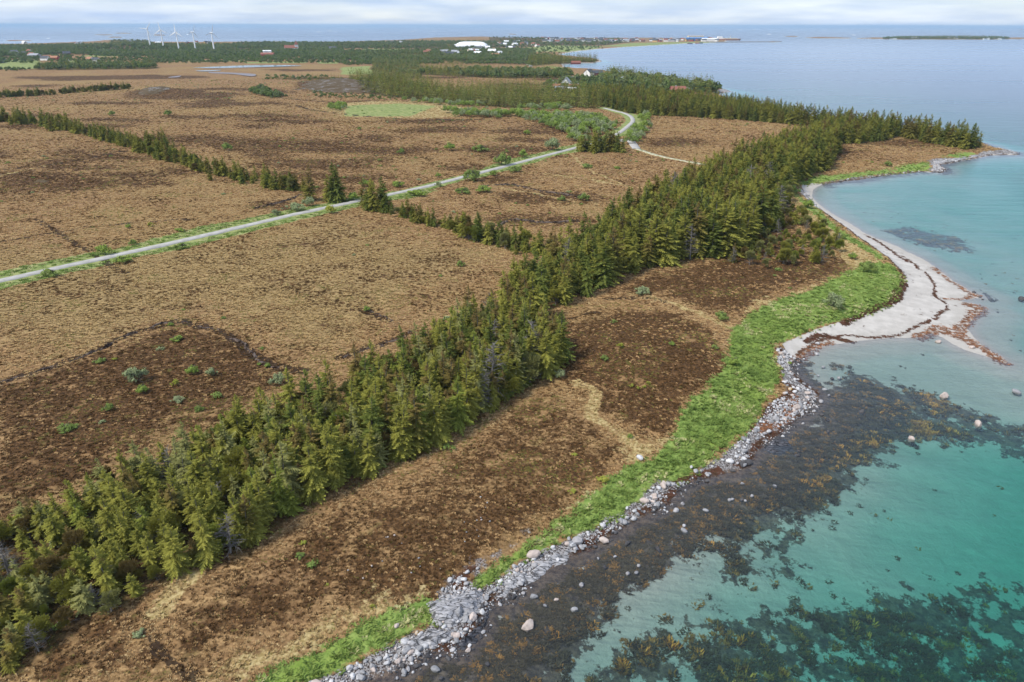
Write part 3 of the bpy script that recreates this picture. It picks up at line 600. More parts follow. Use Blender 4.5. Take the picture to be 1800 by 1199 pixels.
PINE = []
for q in range(6):
    cn_, cm = CONIF[[0, 4, 3, 0, 4, 2][q]]
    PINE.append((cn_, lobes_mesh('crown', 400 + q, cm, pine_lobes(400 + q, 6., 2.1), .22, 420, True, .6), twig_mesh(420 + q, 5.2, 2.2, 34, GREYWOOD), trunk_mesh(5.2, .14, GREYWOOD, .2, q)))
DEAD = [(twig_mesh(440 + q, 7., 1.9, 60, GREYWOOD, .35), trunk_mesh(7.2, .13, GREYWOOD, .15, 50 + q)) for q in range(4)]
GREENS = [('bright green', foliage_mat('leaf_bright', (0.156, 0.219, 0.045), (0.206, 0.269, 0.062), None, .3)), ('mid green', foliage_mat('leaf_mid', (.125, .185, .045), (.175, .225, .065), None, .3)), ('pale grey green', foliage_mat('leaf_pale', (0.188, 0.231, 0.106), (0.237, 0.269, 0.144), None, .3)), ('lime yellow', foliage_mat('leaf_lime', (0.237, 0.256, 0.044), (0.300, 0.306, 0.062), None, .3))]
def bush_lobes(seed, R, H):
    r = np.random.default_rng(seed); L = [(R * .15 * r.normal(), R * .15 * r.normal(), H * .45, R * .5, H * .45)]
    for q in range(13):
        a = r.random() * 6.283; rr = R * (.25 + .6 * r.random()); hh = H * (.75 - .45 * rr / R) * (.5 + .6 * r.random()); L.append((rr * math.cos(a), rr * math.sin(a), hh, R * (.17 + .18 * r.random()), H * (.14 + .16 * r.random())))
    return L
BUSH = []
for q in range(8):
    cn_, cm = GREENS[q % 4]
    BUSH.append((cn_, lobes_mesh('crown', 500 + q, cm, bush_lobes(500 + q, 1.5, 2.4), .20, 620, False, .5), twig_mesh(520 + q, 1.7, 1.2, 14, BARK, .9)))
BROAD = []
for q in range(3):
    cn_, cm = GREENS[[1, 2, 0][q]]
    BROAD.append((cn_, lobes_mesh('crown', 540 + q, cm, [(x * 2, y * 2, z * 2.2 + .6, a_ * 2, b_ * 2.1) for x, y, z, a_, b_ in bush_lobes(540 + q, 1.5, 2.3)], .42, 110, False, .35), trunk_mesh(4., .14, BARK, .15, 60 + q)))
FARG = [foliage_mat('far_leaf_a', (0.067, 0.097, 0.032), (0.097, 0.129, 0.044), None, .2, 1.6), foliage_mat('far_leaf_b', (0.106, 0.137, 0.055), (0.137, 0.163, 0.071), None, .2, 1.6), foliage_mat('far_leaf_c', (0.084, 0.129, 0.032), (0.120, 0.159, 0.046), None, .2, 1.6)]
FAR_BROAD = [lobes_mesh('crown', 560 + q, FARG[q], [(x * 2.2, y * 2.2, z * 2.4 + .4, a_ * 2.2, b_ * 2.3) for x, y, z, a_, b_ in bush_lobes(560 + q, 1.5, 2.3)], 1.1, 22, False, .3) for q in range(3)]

# ------------------------------------------------------------------ scatter of uncountable growth: one object, instanced faces
PROTO = {}
def proto_coll(name, meshes):
    c = bpy.data.collections.new(name)
    for q, me in enumerate(meshes):
        o = bpy.data.objects.new('%s_proto_%02d' % (name, q), me); c.objects.link(o)
    return c
def scatter(name, label, P, Z, meshes, pick, scl, rot=None, tilt=0.0):
    n = len(P)
    if n == 0: return None
    me = bpy.data.meshes.new(name); me.vertices.add(n); me.vertices.foreach_set('co', np.column_stack([P, Z]).astype(np.float32).ravel())
    a = me.attributes.new('pick', 'INT', 'POINT'); a.data.foreach_set('value', np.asarray(pick, np.int32))
    s3 = np.asarray(scl, np.float32); s3 = np.repeat(s3[:, None], 3, 1) if s3.ndim == 1 else s3
    a = me.attributes.new('size', 'FLOAT_VECTOR', 'POINT'); a.data.foreach_set('vector', s3.ravel())
    e = np.zeros((n, 3), np.float32); e[:, 2] = rng.random(n) * 6.283 if rot is None else rot
    e[:, 0] = rng.normal(size=n) * tilt; e[:, 1] = rng.normal(size=n) * tilt
    a = me.attributes.new('turn', 'FLOAT_VECTOR', 'POINT'); a.data.foreach_set('vector', e.ravel())
    o = bpy.data.objects.new(name, me); COL.objects.link(o)
    g = bpy.data.node_groups.new(name, 'GeometryNodeTree'); g.interface.new_socket('Geometry', in_out='INPUT', socket_type='NodeSocketGeometry'); g.interface.new_socket('Geometry', in_out='OUTPUT', socket_type='NodeSocketGeometry')
    gi = g.nodes.new('NodeGroupInput'); go = g.nodes.new('NodeGroupOutput'); ip = g.nodes.new('GeometryNodeInstanceOnPoints'); ci = g.nodes.new('GeometryNodeCollectionInfo')
    ci.inputs[0].default_value = proto_coll(name + '_forms', meshes); ci.inputs['Separate Children'].default_value = True; ci.inputs['Reset Children'].default_value = True
    def na(nm, t): x = g.nodes.new('GeometryNodeInputNamedAttribute'); x.data_type = t; x.inputs[0].default_value = nm; return x.outputs[0]
    l = g.links.new; l(gi.outputs[0], ip.inputs['Points']); l(ci.outputs[0], ip.inputs['Instance']); ip.inputs['Pick Instance'].default_value = True
    l(na('pick', 'INT'), ip.inputs['Instance Index']); l(na('size', 'FLOAT_VECTOR'), ip.inputs['Scale'])
    l(na('turn', 'FLOAT_VECTOR'), ip.inputs['Rotation'])
    l(ip.outputs[0], go.inputs[0])
    md = o.modifiers.new('scatter', 'NODES'); md.node_group = g
    tag(o, label, kind='stuff'); return o
def fill(polyw, spacing, jit=.42, pad=0.0):
    polyw = np.asarray(polyw); lo = polyw.min(0); hi = polyw.max(0)
    X, Y = np.meshgrid(np.arange(lo[0], hi[0], spacing), np.arange(lo[1], hi[1], spacing * .92)); X = X + (np.arange(X.shape[0]) % 2)[:, None] * spacing * .5
    P = np.column_stack([X.ravel(), Y.ravel()]); P = P + rng.uniform(-jit, jit, P.shape) * spacing
    return P[sdf(polyw, P) > pad]

# ------------------------------------------------------------------ trees
SEA_DIR = np.array([.75, -.66])
spr = []     # x, y, z, height, variant, label, pixel size
pin = []; ded = []
def zat(P): return look(GZ, P[:, 0], P[:, 1])
def add_stand(key, spacing, hfun, mix, warp=0.0):
    W_ = land_at(STANDS[key]); P = fill(W_, spacing)
    P = P[pldist(ROADW, P, 30.) > 4.5]; z = zat(P); P = P[z > .5]; z = z[z > .5]
    px, py = to_px(P[:, 0], P[:, 1], z); dp = depth_of(P[:, 0], P[:, 1], z)
    out_s = sdf(W_, P + SEA_DIR * 6) < 0; out_l = sdf(W_, P - SEA_DIR * 6) < 0
    for k in range(len(P)):
        kind = mix(px[k], py[k], rng.random()); h = hfun(px[k], py[k]) * (.55 + .68 * rng.random())
        if kind is None: continue
        if kind == 'p': h = min(h * .68, 6.2)
        rec = dict(x=P[k, 0], y=P[k, 1], z=z[k], h=h, px=px[k], py=py[k], s=h * FPX / dp[k], edge='sea' if out_s[k] else ('land' if out_l[k] else 'in'), stand=key)
        {'s': spr, 'p': pin, 'd': ded}[kind].append(rec)
def h_near(x, y): return float(np.interp(x, [0, 120, 250, 450, 600, 950], [4.4, 4.9, 6.2, 7.5, 8.5, 9.2]))
def m_near(x, y, r):
    gap = vnoise(np.array([x / 70.]), np.array([y / 45.]), 5)[0]
    if x < 360 and y < 990 and gap > .70: return None
    if x < 480: return 's' if r < .68 else ('p' if r < .965 else 'd')
    return 's' if r < .91 else ('p' if r < .965 else 'd')
add_stand('near', 1.95, h_near, m_near)
def h_mid(x, y): return float(np.interp(x, [900, 1000, 1100, 1200], [8.5, 9.0, 11.5, 12.5]))
def m_mid(x, y, r):
    if x > 1330 and y > 330: return 's' if r < .3 else ('p' if r < .5 else ('d' if r < .53 else None))
    return 's' if r < .95 else ('p' if r < .985 else 'd')
add_stand('middle', 2.9, h_mid, m_mid)
add_stand('pines', 3.6, lambda x, y: 5.5, lambda x, y, r: ('p' if r < .58 else ('d' if r < .66 else ('s' if r < .80 else None))))
add_stand('coast', 3.6, lambda x, y: 10.5, lambda x, y, r: 's' if r < .97 else 'p')
# hedges of trees across the moor
def hedge(px, n, h, w, mixs, stand):
    L_ = catmull(land_at(px), 12); seg = np.r_[0, np.cumsum(np.linalg.norm(np.diff(L_, axis=0), axis=1))]
    t = np.sort(rng.random(n)) * seg[-1]; P = np.column_stack([np.interp(t, seg, L_[:, 0]), np.interp(t, seg, L_[:, 1])]) + rng.normal(size=(n, 2)) * w
    P = P[pldist(ROADW, P, 30.) > 4.5]; z = zat(P); qx, qy = to_px(P[:, 0], P[:, 1], z); dp = depth_of(P[:, 0], P[:, 1], z)
    for k in range(len(P)):
        hh = h * (.55 + .75 * rng.random()); r = rng.random(); kind = 's' if r < mixs else 'p'
        hh = hh if kind == 's' else hh * .7
        ({'s': spr, 'p': pin}[kind]).append(dict(x=P[k, 0], y=P[k, 1], z=z[k], h=hh, px=qx[k], py=qy[k], s=hh * FPX / dp[k], edge='in', stand=stand))
hedge([(-60,207),(0,212),(60,218),(120,228)], 130, 7.5, 3.5, .85, 'west')
hedge([(120,228),(180,243),(245,262),(330,290),(430,318),(530,336)], 260, 6.5, 2.2, .8, 'west')
hedge([(262,268),(300,280)], 16, 10, 2.5, 1, 'west')
hedge([(550,352),(612,354)], 8, 11, 1.2, 1, 'road'); hedge([(642,366),(678,374)], 8, 11, 1.2, 1, 'road')
hedge([(670,372),(720,384),(800,405),(840,412)], 44, 5.5, 1.3, .75, 'road'); hedge([(815,412),(860,424),(900,436),(950,448)], 40, 6.5, 1.8, .7, 'road')
hedge([(-20,172),(60,168),(150,161),(230,155)], 220, 6, 4, .4, 'belt')
hedge([(1000,262),(1040,266),(1090,262)], 40, 8.5, 4, .9, 'bend')
for L_ in (spr, pin, ded): L_.sort(key=lambda d: -d['s'])
def where(d):
    e = {'sea': 'at seaward edge of', 'land': 'at landward edge of', 'in': 'deep in'}[d['edge']]
    st = d['stand']
    if st == 'near':
        return e + (' sparse lower left plantation' if d['px'] < 280 else (' lower plantation' if d['px'] < 560 else (' dense plantation before brook' if d['py'] > 640 else ' plantation beside open moor')))
    if st == 'middle': return e + (' forest neck above mound' if d['px'] < 1060 else (' forest above dark heather' if d['px'] < 1270 else ' forest behind beach'))
    return {'pines': 'in scrub between forest and beach', 'coast': 'in far bay forest', 'west': 'in tree hedge across left moor', 'road': 'in hedge beside straight road', 'belt': 'in far left shelterbelt', 'bend': 'in clump at road bend'}[st]
def size_word(h): return 'very tall' if h > 12.5 else ('tall' if h > 9.5 else ('medium height' if h > 6.5 else ('small' if h > 4 else 'tiny')))
GRP = {'near': 'conifers of the near plantation', 'middle': 'conifers of the middle forest', 'pines': 'trees of the beach scrub', 'coast': 'conifers of the far bay forest', 'west': 'conifers of the left hedge', 'road': 'conifers of the roadside hedge', 'belt': 'trees of the far left belt', 'bend': 'trees at the road bend'}
def pick_spruce(d):
    r = rng.random()
    if d['stand'] == 'near' and d['px'] < 480: c = [0, 3, 5, 8, 7, 8, 11, 2, 0, 3, 10]
    elif d['stand'] == 'near': c = [0, 1, 2, 3, 5, 6, 8, 9, 10, 0, 3, 7]
    else: c = [0, 1, 2, 3, 4, 0, 8, 9, 10, 8, 1, 3, 4, 0, 3]
    return c[int(r * len(c))]
PLACED = []      # (object, photo x) for telling alike things apart by their order
def plant(d, name, cat, parts, base_h, label, wide, px=None):
    sc = d['h'] / base_h; e = empty(name, (d['x'], d['y'], d['z'] - .1), rng.random() * 6.283, (sc * wide, sc * wide, sc))
    e.rotation_euler = (rng.normal() * .05, rng.normal() * .05, rng.random() * 6.283)
    for nm, me in parts: link(nm, me, e)
    PLACED.append((e, d['px'])); tag(e, label, cat, GRP[d['stand']]); return e
for d in spr[:300]:
    v = pick_spruce(d); cw, cm, tm = SPR[v]
    plant(d, 'spruce_tree', 'tree', (('crown', cm), ('trunk', tm)), 10., '%s %s spruce %s' % (size_word(d['h']), cw, where(d)), (.70 if d['stand'] == 'near' else .92) + .35 * rng.random() + (.12 if d['h'] < 5 else 0), d['px'])
for d in pin[:150]:
    v = int(rng.integers(len(PINE))); cw, cm, bm_, tm = PINE[v]
    plant(d, 'bushy_pine', 'tree', (('crown', cm), ('dead_branches', bm_), ('trunk', tm)), 6., '%s %s pine %s' % (size_word(d['h'] * 1.4), cw, where(d)), 1.0 + .3 * rng.random())
for d in ded[:80]:
    v = int(rng.integers(4)); plant(d, 'dead_tree', 'tree', (('branches', DEAD[v][0]), ('trunk', DEAD[v][1])), 7.5, '%s grey dead tree %s' % (size_word(d['h']), where(d)), 1.0 + .4 * rng.random())
def arr(L_, *ks): return [np.array([d[k] for d in L_]) for k in ks]
rest = spr[300:]; x, y, z, h = arr(rest, 'x', 'y', 'z', 'h')
pk = np.array([pick_spruce(d) for d in rest]); sc3 = np.column_stack([h / 10 * rng.uniform(.85, 1.25, len(h)), h / 10 * rng.uniform(.85, 1.25, len(h)), h / 10])
scatter('conifer_forest', 'dense conifer forest running along the coast behind the beach', np.column_stack([x, y]), z - .1, [s_[1] for s_ in SPR], pk, sc3, None, .03)
if len(pin) > 150:
    rest = pin[150:]; x, y, z, h = arr(rest, 'x', 'y', 'z', 'h'); scatter('pine_scrub', 'low olive pines mixed into the forest and hedges', np.column_stack([x, y]), z - .1, [p_[1] for p_ in PINE], rng.integers(0, 6, len(rest)), h / 6.)
0 and print('STANDS', {k: sum(d['stand'] == k for d in spr + pin + ded) for k in GRP}, sum(d['px'] < 200 for d in spr + pin + ded if d['stand'] == 'near'))
# far woods: masses nobody could count
FARW = {'mid_far': (5.5, 11, 1.0), 'grey_block': (5.5, 6.5, .9), 'belt': (6, 10, .9), 'head_far': (6.5, 12, 1.0), 'head_near': (5.2, 12, .93), 'houses': (8, 9, .6), 'left_a': (7, 9, .8), 'left_b': (11, 10, .62), 'left_c': (13, 9, .9), 'far_a': (10, 9, .45), 'far_b': (14, 10, .7), 'far_c': (9.5, 9, .6), 'far_d': (17, 9, .8), 'thin_a': (7, 7, .8), 'thin_b': (8, 9, .9), 'isle': (11, 13, .8), 'far_e': (8, 8, .7), 'scarp': (7, 5, .8), 'left_d': (10, 9, .5), 'left_e': (12, 9, .6)}
fs = []; fb = []
for k_, (sp_, hh, mc) in FARW.items():
    P = fill(land_at(STANDS[k_]), sp_); z = zat(P); m = z > .4; P = P[m]; z = z[m]
    nz = fbm(P[:, 0] / 90, P[:, 1] / 90, 19); con = (rng.random(len(P)) * .55 + nz * .9 - .18) < mc * .62 + .12 if mc < 1 else np.ones(len(P), bool)
    keep = fbm(P[:, 0] / 60, P[:, 1] / 60, 29) > (.2 if mc >= .8 else .32)
    for q in np.where(keep)[0]:
        (fs if con[q] else fb).append((P[q, 0], P[q, 1], z[q], hh * (.65 + .6 * rng.random()), 4 if k_ == 'grey_block' and rng.random() < .35 else int(rng.integers(6))))
SCRUB = [([(-40,112),(0,103),(80,100),(200,104),(300,100),(300,112),(140,111),(70,108),(60,112)], 12, 6.5), ([(130,98),(260,96),(420,96),(560,92),(600,96),(600,103),(400,104),(270,103)], 11, 6.5), ([(400,86),(700,88),(900,90),(900,84),(700,82),(400,82)], 22, 7), ([(600,104),(700,106),(760,110),(700,116),(640,112)], 9, 6),([(270,112),(600,112),(620,103),(600,98),(270,102)], 11, 6.5), ([(780,198),(900,202),(1000,205),(1060,212),(1095,225),(1080,250),(1010,258),(1000,240),(960,222),(900,209),(800,206)], 4.2, 6.8), ([(1112,205),(1140,205),(1145,225),(1125,248),(1100,258),(1108,235),(1118,218)], 4.2, 6.0), ([(430,160),(455,156),(505,170),(480,174)], 4.4, 6.0), ([(575,190),(600,183),(612,190),(590,197)], 4.2, 5.5), ([(690,176),(780,186),(900,194),(1000,196),(1000,190),(900,188),(780,182)], 5, 6.0), ([(1060,160),(1180,165),(1250,166),(1250,160),(1130,154),(1060,148)], 8, 6.5), ([(950,166),(1000,168),(1060,170),(1060,152),(1000,150),(955,156)], 9, 6), ([(600,116),(660,114),(650,109),(600,110)], 9, 6), ([(-30,124),(30,126),(60,122),(-30,121)], 8, 5), ([(960,136),(1010,134),(1000,126),(960,126)], 9, 6), ([(840,100),(960,98),(1060,86),(1060,82),(930,82),(840,90)], 26, 7), ([(30,104),(120,104),(130,98),(40,98)], 14, 6), ([(540,160),(700,172),(700,178),(560,172)], 7, 3)]
for px, sp_, hh in SCRUB:
    P = fill(land_at(px), sp_); P = P[pldist(ROADW, P, 30.) > 4.8]; z = zat(P); m = (z > .4) & (fbm(P[:, 0] / 25, P[:, 1] / 25, 39) > .36)
    for q in np.where(m)[0]: fb.append((P[q, 0], P[q, 1], z[q], hh * (.6 + .7 * rng.random()), int(rng.integers(3))))
fs = np.array(fs); fb = np.array(fb)
scatter('far_conifer_wood', 'dark far conifer woods in belts across the island', fs[:, :2], fs[:, 2] - .2, FAR_SPR, fs[:, 4].astype(int), np.column_stack([fs[:, 3] / 10 * 1.15] * 2 + [fs[:, 3] / 10]))
near_b = np.hypot(fb[:, 0], fb[:, 1]) < 620
a_ = fb[near_b]; scatter('birch_scrub', 'rounded bright green birch and willow scrub around the road bend', a_[:, :2], a_[:, 2] - .2, [b_[1] for b_ in BROAD], a_[:, 4].astype(int), a_[:, 3] / 7.)
a_ = fb[~near_b]; scatter('far_broadleaf_wood', 'pale green broadleaf woods far across the island', a_[:, :2], a_[:, 2] - .2, FAR_BROAD, a_[:, 4].astype(int), a_[:, 3] / 7.)

# ------------------------------------------------------------------ single shrubs
SHRUBS = [  # foot in the photo, width in photo pixels, form, label
 (238,672,46,2,'largest pale green shrub standing in the dark peat cutting'), (252,690,26,0,'bright green shrub in front of the largest pale shrub in the cutting'), (312,599,26,4,'round green shrub just below the corner of the peat bank'), (340,657,28,0,'round bright shrub right of the pale shrub in the cutting'), (373,660,24,2,'small pale shrub right of the round bright one in the cutting'), (308,677,18,3,'little lime shrub between the two round ones in the cutting'), (312,706,28,2,'loose pale shrub lowest in the peat cutting'), (191,721,22,1,'small dark green shrub left in the cutting'), (350,722,18,5,'small dull shrub near the upper trees of the plantation'), (175,637,24,1,'flat green shrub near the left peat bank'), (202,632,12,3,'tiny lime shrub beside the flat one near the left bank'), (118,755,34,5,'flat dull green shrub on the left dark heath'), (300,573,12,4,'tiny green shrub right at the peat bank corner'),
 (490,675,34,2,'rounded pale shrub at the upper edge of the plantation'), (471,645,14,0,'small bright shrub on the peat bank end'), (456,642,10,0,'tiny bright shrub left on the peat bank end'), (645,547,16,0,'single bright shrub on the open tan moor'), (810,468,18,1,'faint shrub on the tan moor before the forest neck'), (393,560,12,1,'tiny flat shrub on the tan moor below the road'), (322,545,9,0,'tiniest shrub on the tan moor below the road'),
 (1462,540,42,2,'large round grey green bush on the grass bank by the beach'), (1290,641,24,0,'round bright bush on the edge of the grass bank'), (1128,516,36,2,'flat pale green bush on the dark heather below the forest'), (1180,607,14,0,'tiny green bush on top of the heather mound'), (1062,633,18,1,'dark little bush on the heather mound'), (1090,610,14,3,'lime bush high on the heather mound'), (1110,680,10,3,'lime bush, leftmost of the cluster on the heather mound'), (1122,684,9,3,'lime bush in the middle of the cluster on the mound'), (1132,682,10,3,'lime bush third in the cluster on the mound'), (1139,675,9,3,'lime bush, rightmost of the cluster on the mound'), (985,664,26,2,'pale grey shrub at the tip of the plantation by the brook'), (965,657,20,3,'lime shrub beside the grey one at the plantation tip'), (1107,770,14,0,'small bright bush in the grassy brook'), (1010,800,14,3,'lime bush alone on the lower heath'), (1060,845,26,3,'flat lime shrub at the edge of the grass bank'), (533,955,16,3,'small lime shrub below the near plantation'), (528,978,20,1,'small green shrub below the plantation edge'), (575,1028,9,3,'tiny lime shrub on the lowest heath'), (1006,865,18,3,'lime shrub beside the lower grass bank'), (655,1068,12,3,'tiny lime shrub at the bottom grass edge'), (245,1118,28,2,'pale low shrub on the lowest heath at left'), (32,915,24,3,'bright lime bush left of the near plantation'), (75,900,26,0,'bright green bush at the upper left of the plantation'),
 (317,407,22,0,'round bush on the green verge left along the road'), (265,398,12,3,'small lime bush behind the road at left'), (226,401,13,0,'small upright bush on the moor behind the road'), (185,448,34,0,'bright spreading bush behind the road at left'), (234,431,18,1,'dark small bush behind the road at left'), (215,462,38,0,'low green bush in front of the road at left'), (90,485,40,1,'long low bush in front of the road at the left edge'), (320,437,30,1,'low bush in front of the road below the green verge'), (520,370,40,2,'long pale hedge behind the road'), (545,362,26,2,'pale bush at the end of the hedge behind the road'), (485,379,18,2,'small pale bush left of the hedge behind the road'), (582,375,24,3,'lime bush in front of the road near the spruces'), (622,352,26,0,'bright bush between the two roadside spruce groups'), (640,328,22,0,'bright bush above the road behind the spruces'), (700,328,30,0,'low bright hedge piece behind the road'), (675,335,16,0,'small bright bush left of the low hedge piece'), (770,312,14,0,'bright bush behind the road halfway'), (770,328,15,2,'round pale bush in front of the road halfway'), (735,345,40,0,'low spreading green bush under the road halfway'), (830,318,36,1,'dark green bush straddling the road edge'), (815,340,32,1,'dark bush well below the road'), (850,338,36,0,'bright bush beside the dark one below the road'), (868,309,18,0,'small bush in front of the road right of the dark one'), (882,290,36,1,'large green bush behind the road'), (920,277,24,4,'round bush behind the road towards the bend'), (972,264,34,2,'large pale bush behind the road before the clump'), (905,302,30,1,'low green patch bush in front of the road'), (790,265,24,0,'bright bush on the moor behind the road'), (845,266,34,1,'flat green bush on the moor left of the bend'), (927,237,16,0,'small bright bush on the upper moor'), (705,270,16,1,'dark single bush in the middle of the upper moor'), (632,228,9,1,'tiny dark bush on the far moor'), (400,264,22,1,'dark round bush right of the left tree hedge'), (296,203,16,1,'dark bush on the far left moor'), (197,203,14,1,'small dark bush right of the left conifers'), (1032,295,24,1,'green bush on the moor below the bend'), (1085,297,16,0,'bright bush on the moor below the lay-by'), (1025,353,24,1,'green bush at the forest back edge'), (987,353,16,1,'small bush left of the forest back edge'), (1262,285,14,0,'bright bush by the track end'),
 (1268,562,28,1,'dark bush at the foot of the upper brook'), (1360,285,18,1,'dark bush before the upper coast forest'), (1388,640,10,0,'tiny bush on the shingle edge'), (1560,292,16,1,'single dark bush on the far heath by the bay'), (1420,365,26,0,'bright bush behind the narrow end of the beach'), (1408,395,22,1,'green bush on the slope behind the beach'), (1440,425,18,4,'bright bush in the beach scrub'), (1497,455,20,0,'small bright conifer shaped bush above the beach'), (1525,478,34,1,'dark spreading pine bush at the heather corner by the beach'), (1480,420,16,1,'small blue green bush at the straw strip'), (1395,340,24,1,'dark bush on the corner of the bay')]
km_ = MK('x'); bpy.data.materials.remove(km_.m)
for px, py, wpx, form, lb in SHRUBS:
    p = land_at([(px, py)])[0]; z = float(look(GZ, p[:1], p[1:])[0]); dp = depth_of(p[0], p[1], z); wm_ = wpx / FPX * dp; s = wm_ / 3.1
    long_ = 1.6 if ('long' in lb or 'spreading' in lb) else 1.0; flat = .55 if any(w in lb for w in ('flat', 'low', 'long')) else 1.0
    e = empty('green_shrub', (p[0], p[1], z - .05), random.random() * 6.28 if long_ == 1 else rad(-20), (s * (1.2 if long_ > 1 else 1), s / long_, s * flat * .95)); cw, cm, tm = BUSH[form]
    link('crown', cm, e); link('stems', tm, e); tag(e, lb, 'shrub', 'single shrubs on the moor')
# ------------------------------------------------------------------ low growth: tussocks, heather, grass
def tuft_mesh(seed, mat_, n, w, h, lean=.6, blade=.16):
    r = np.random.default_rng(seed); tb = TB()
    for q in range(n):
        a = r.random() * 6.283; rr = w * .5 * math.sqrt(r.random()); b = np.array([rr * math.cos(a), rr * math.sin(a), -.04]); a2 = a + r.normal() * .9; L = lean * (.4 + r.random()) * h * 1.3
        tip = b + np.array([math.cos(a2) * L, math.sin(a2) * L, h * (.5 + .7 * r.random()) * (1 - .5 * rr / w)]); s = np.array([-math.sin(a2), math.cos(a2), 0]) * blade * (.6 + .8 * r.random())
        tb.tri(tuple(b - s), tuple(b + s), tuple(tip), r.random())
    return tb.mesh('tuft', [mat_], h)
TUFTM = [foliage_mat('tussock_tan', (0.32, 0.198, 0.092), (0.405, 0.265, 0.128), None, .15, 1.3), foliage_mat('tussock_pale', (0.42, 0.29, 0.145), (0.50, 0.365, 0.19), None, .15, 1.3), foliage_mat('heather_brown', (.155, .083, .037), (.215, .122, .056), None, .1, 1.5), foliage_mat('heather_dark', (.052, .031, .014), (.095, .056, .025), None, .1), foliage_mat('moss_green', (.12, .115, .03), (.17, .16, .045), None, .15), foliage_mat('tussock_golden', (.325, .222, .098), (.41, .295, .138), None, .15, 1.3)]
TUFTS = [tuft_mesh(700, TUFTM[0], 20, .62, .26), tuft_mesh(701, TUFTM[0], 18, .55, .30), tuft_mesh(702, TUFTM[1], 16, .5, .26), tuft_mesh(703, TUFTM[2], 20, .6, .22, .35, .13), tuft_mesh(704, TUFTM[2], 18, .55, .24, .35, .13), tuft_mesh(705, TUFTM[3], 22, .65, .24, .3, .13), tuft_mesh(706, TUFTM[3], 20, .6, .2, .3, .13), tuft_mesh(707, TUFTM[4], 18, .55, .18, .4, .13), tuft_mesh(708, TUFTM[5], 19, .58, .26)]
def sector(dens, r0, r1, az=50.):
    """random places, dens(r) per square metre"""
    out_ = []; e = np.geomspace(r0, r1, 40)
    for a, b in zip(e[:-1], e[1:]):
        n = int(dens(.5 * (a + b)) * rad(az) * (b * b - a * a)); rr = np.sqrt(rng.uniform(a * a, b * b, n)); t = rng.uniform(-rad(az), rad(az), n)
        out_.append(np.column_stack([rr * np.sin(t), rr * np.cos(t)]))
    return np.vstack(out_)
P = sector(lambda r: 6.5 * min(1, (85 / r) ** 1.5) * (1 - .75 * min(1, max(0, (r - 350) / 550))), 40, 900, 50.)
s_ = look(GS, P[:, 0], P[:, 1]); P = P[s_ > 3]
g_, st_, hd_, fd_, fl_, pt_ = [look(c, P[:, 0], P[:, 1]) for c in (c_grass, c_straw, c_heather, c_field, c_floor, c_peat)]
sn_ = look(c_sand, P[:, 0], P[:, 1]); rdd = pldist(ROADW, P, 30.); trk = pldist(TRACKW, P, 20.)
m = (g_ < .5) & (fd_ < .5) & (sn_ < .3) & (rdd > 3) & (trk > 1.8) & (look(c_stone, P[:, 0], P[:, 1]) < .45)
P, st_, hd_, fl_, pt_ = P[m], st_[m], hd_[m], fl_[m], pt_[m]
n1 = fbm(P[:, 0] / 5, P[:, 1] / 5, 201); n2 = fbm(P[:, 0] / 22, P[:, 1] / 22, 203); u = rng.random(len(P))
hw = np.clip(hd_ + (n1 - .5) * 1.1, 0, 1)
tone = .5 + (n1 - .5) * .95 + (n2 - .5) * .5 + (u - .5) * .55            # patches of pale and dark growth
k0 = np.where(tone > .68, 2, np.where(tone > .44, rng.integers(0, 2, len(P)), np.where(tone > .30, rng.integers(3, 5, len(P)), 5)))
kh = np.where(u < .62, rng.integers(5, 7, len(P)), np.where(u < .86, rng.integers(3, 5, len(P)), np.where(u < .96, 0, 7)))
pk = np.where(hw > .5, kh, k0); yl_ = look(c_yel, P[:, 0], P[:, 1]); pk = np.where((yl_ + (rng.random(len(P)) - .5) * .9 > .55) & (pk < 3), 8, pk); pk = np.where(st_ > .5, np.where(u < .35, 2, np.where(u < .8, 8, 7)), pk); pk = np.where((fbm(P[:, 0] / 9, P[:, 1] / 9, 207) > .64) & (u < .6), 7, pk)
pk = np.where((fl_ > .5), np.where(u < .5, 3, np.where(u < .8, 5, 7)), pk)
r_ = np.hypot(P[:, 0], P[:, 1]); sc = (.42 + .5 * rng.random(len(P))) * np.clip((r_ / 100) ** .55, .85, 2.4)
scatter('heath_tussocks', 'tan grass tussocks and brown heather covering the moor', P, zat(P), TUFTS, pk, np.column_stack([sc, sc, sc * np.clip(105 / r_, .5, 1) ** .4]), None, .1)
jun = [lobes_mesh('crown', 580 + q, GREENS[[1, 1, 2][q]][1], bush_lobes(580 + q, 1., .9), .3, 90, False, .35) for q in range(3)]
Q = sector(lambda r: .0042, 60, 900, 44.); Q = Q[(look(GS, Q[:, 0], Q[:, 1]) > 15) & (look(c_grass, Q[:, 0], Q[:, 1]) < .1) & (pldist(ROADW, Q, 30.) > 5) & (fbm(Q[:, 0] / 50, Q[:, 1] / 50, 261) > .52)]
scatter('dwarf_shrubs', 'tiny dark green dwarf shrubs dotted over the moor', Q, zat(Q) - .05, jun, rng.integers(0, 3, len(Q)), rng.uniform(.4, 1.3, len(Q)))
GRM = [foliage_mat('grass_green', (.15, .225, .052), (.185, .26, .068), None, .3, 1.25), foliage_mat('grass_bright', (.205, .275, .068), (.235, .30, .082), None, .3, 1.25), foliage_mat('grass_straw', (.34, .33, .15), (.42, .40, .20), None, .2, 1.3), foliage_mat('grass_deep', (.105, .165, .040), (.135, .195, .05), None, .3, 1.25)]
GRT = [tuft_mesh(720 + q, GRM[q % 4], 20, .6, .26, .9, .09) for q in range(4)]
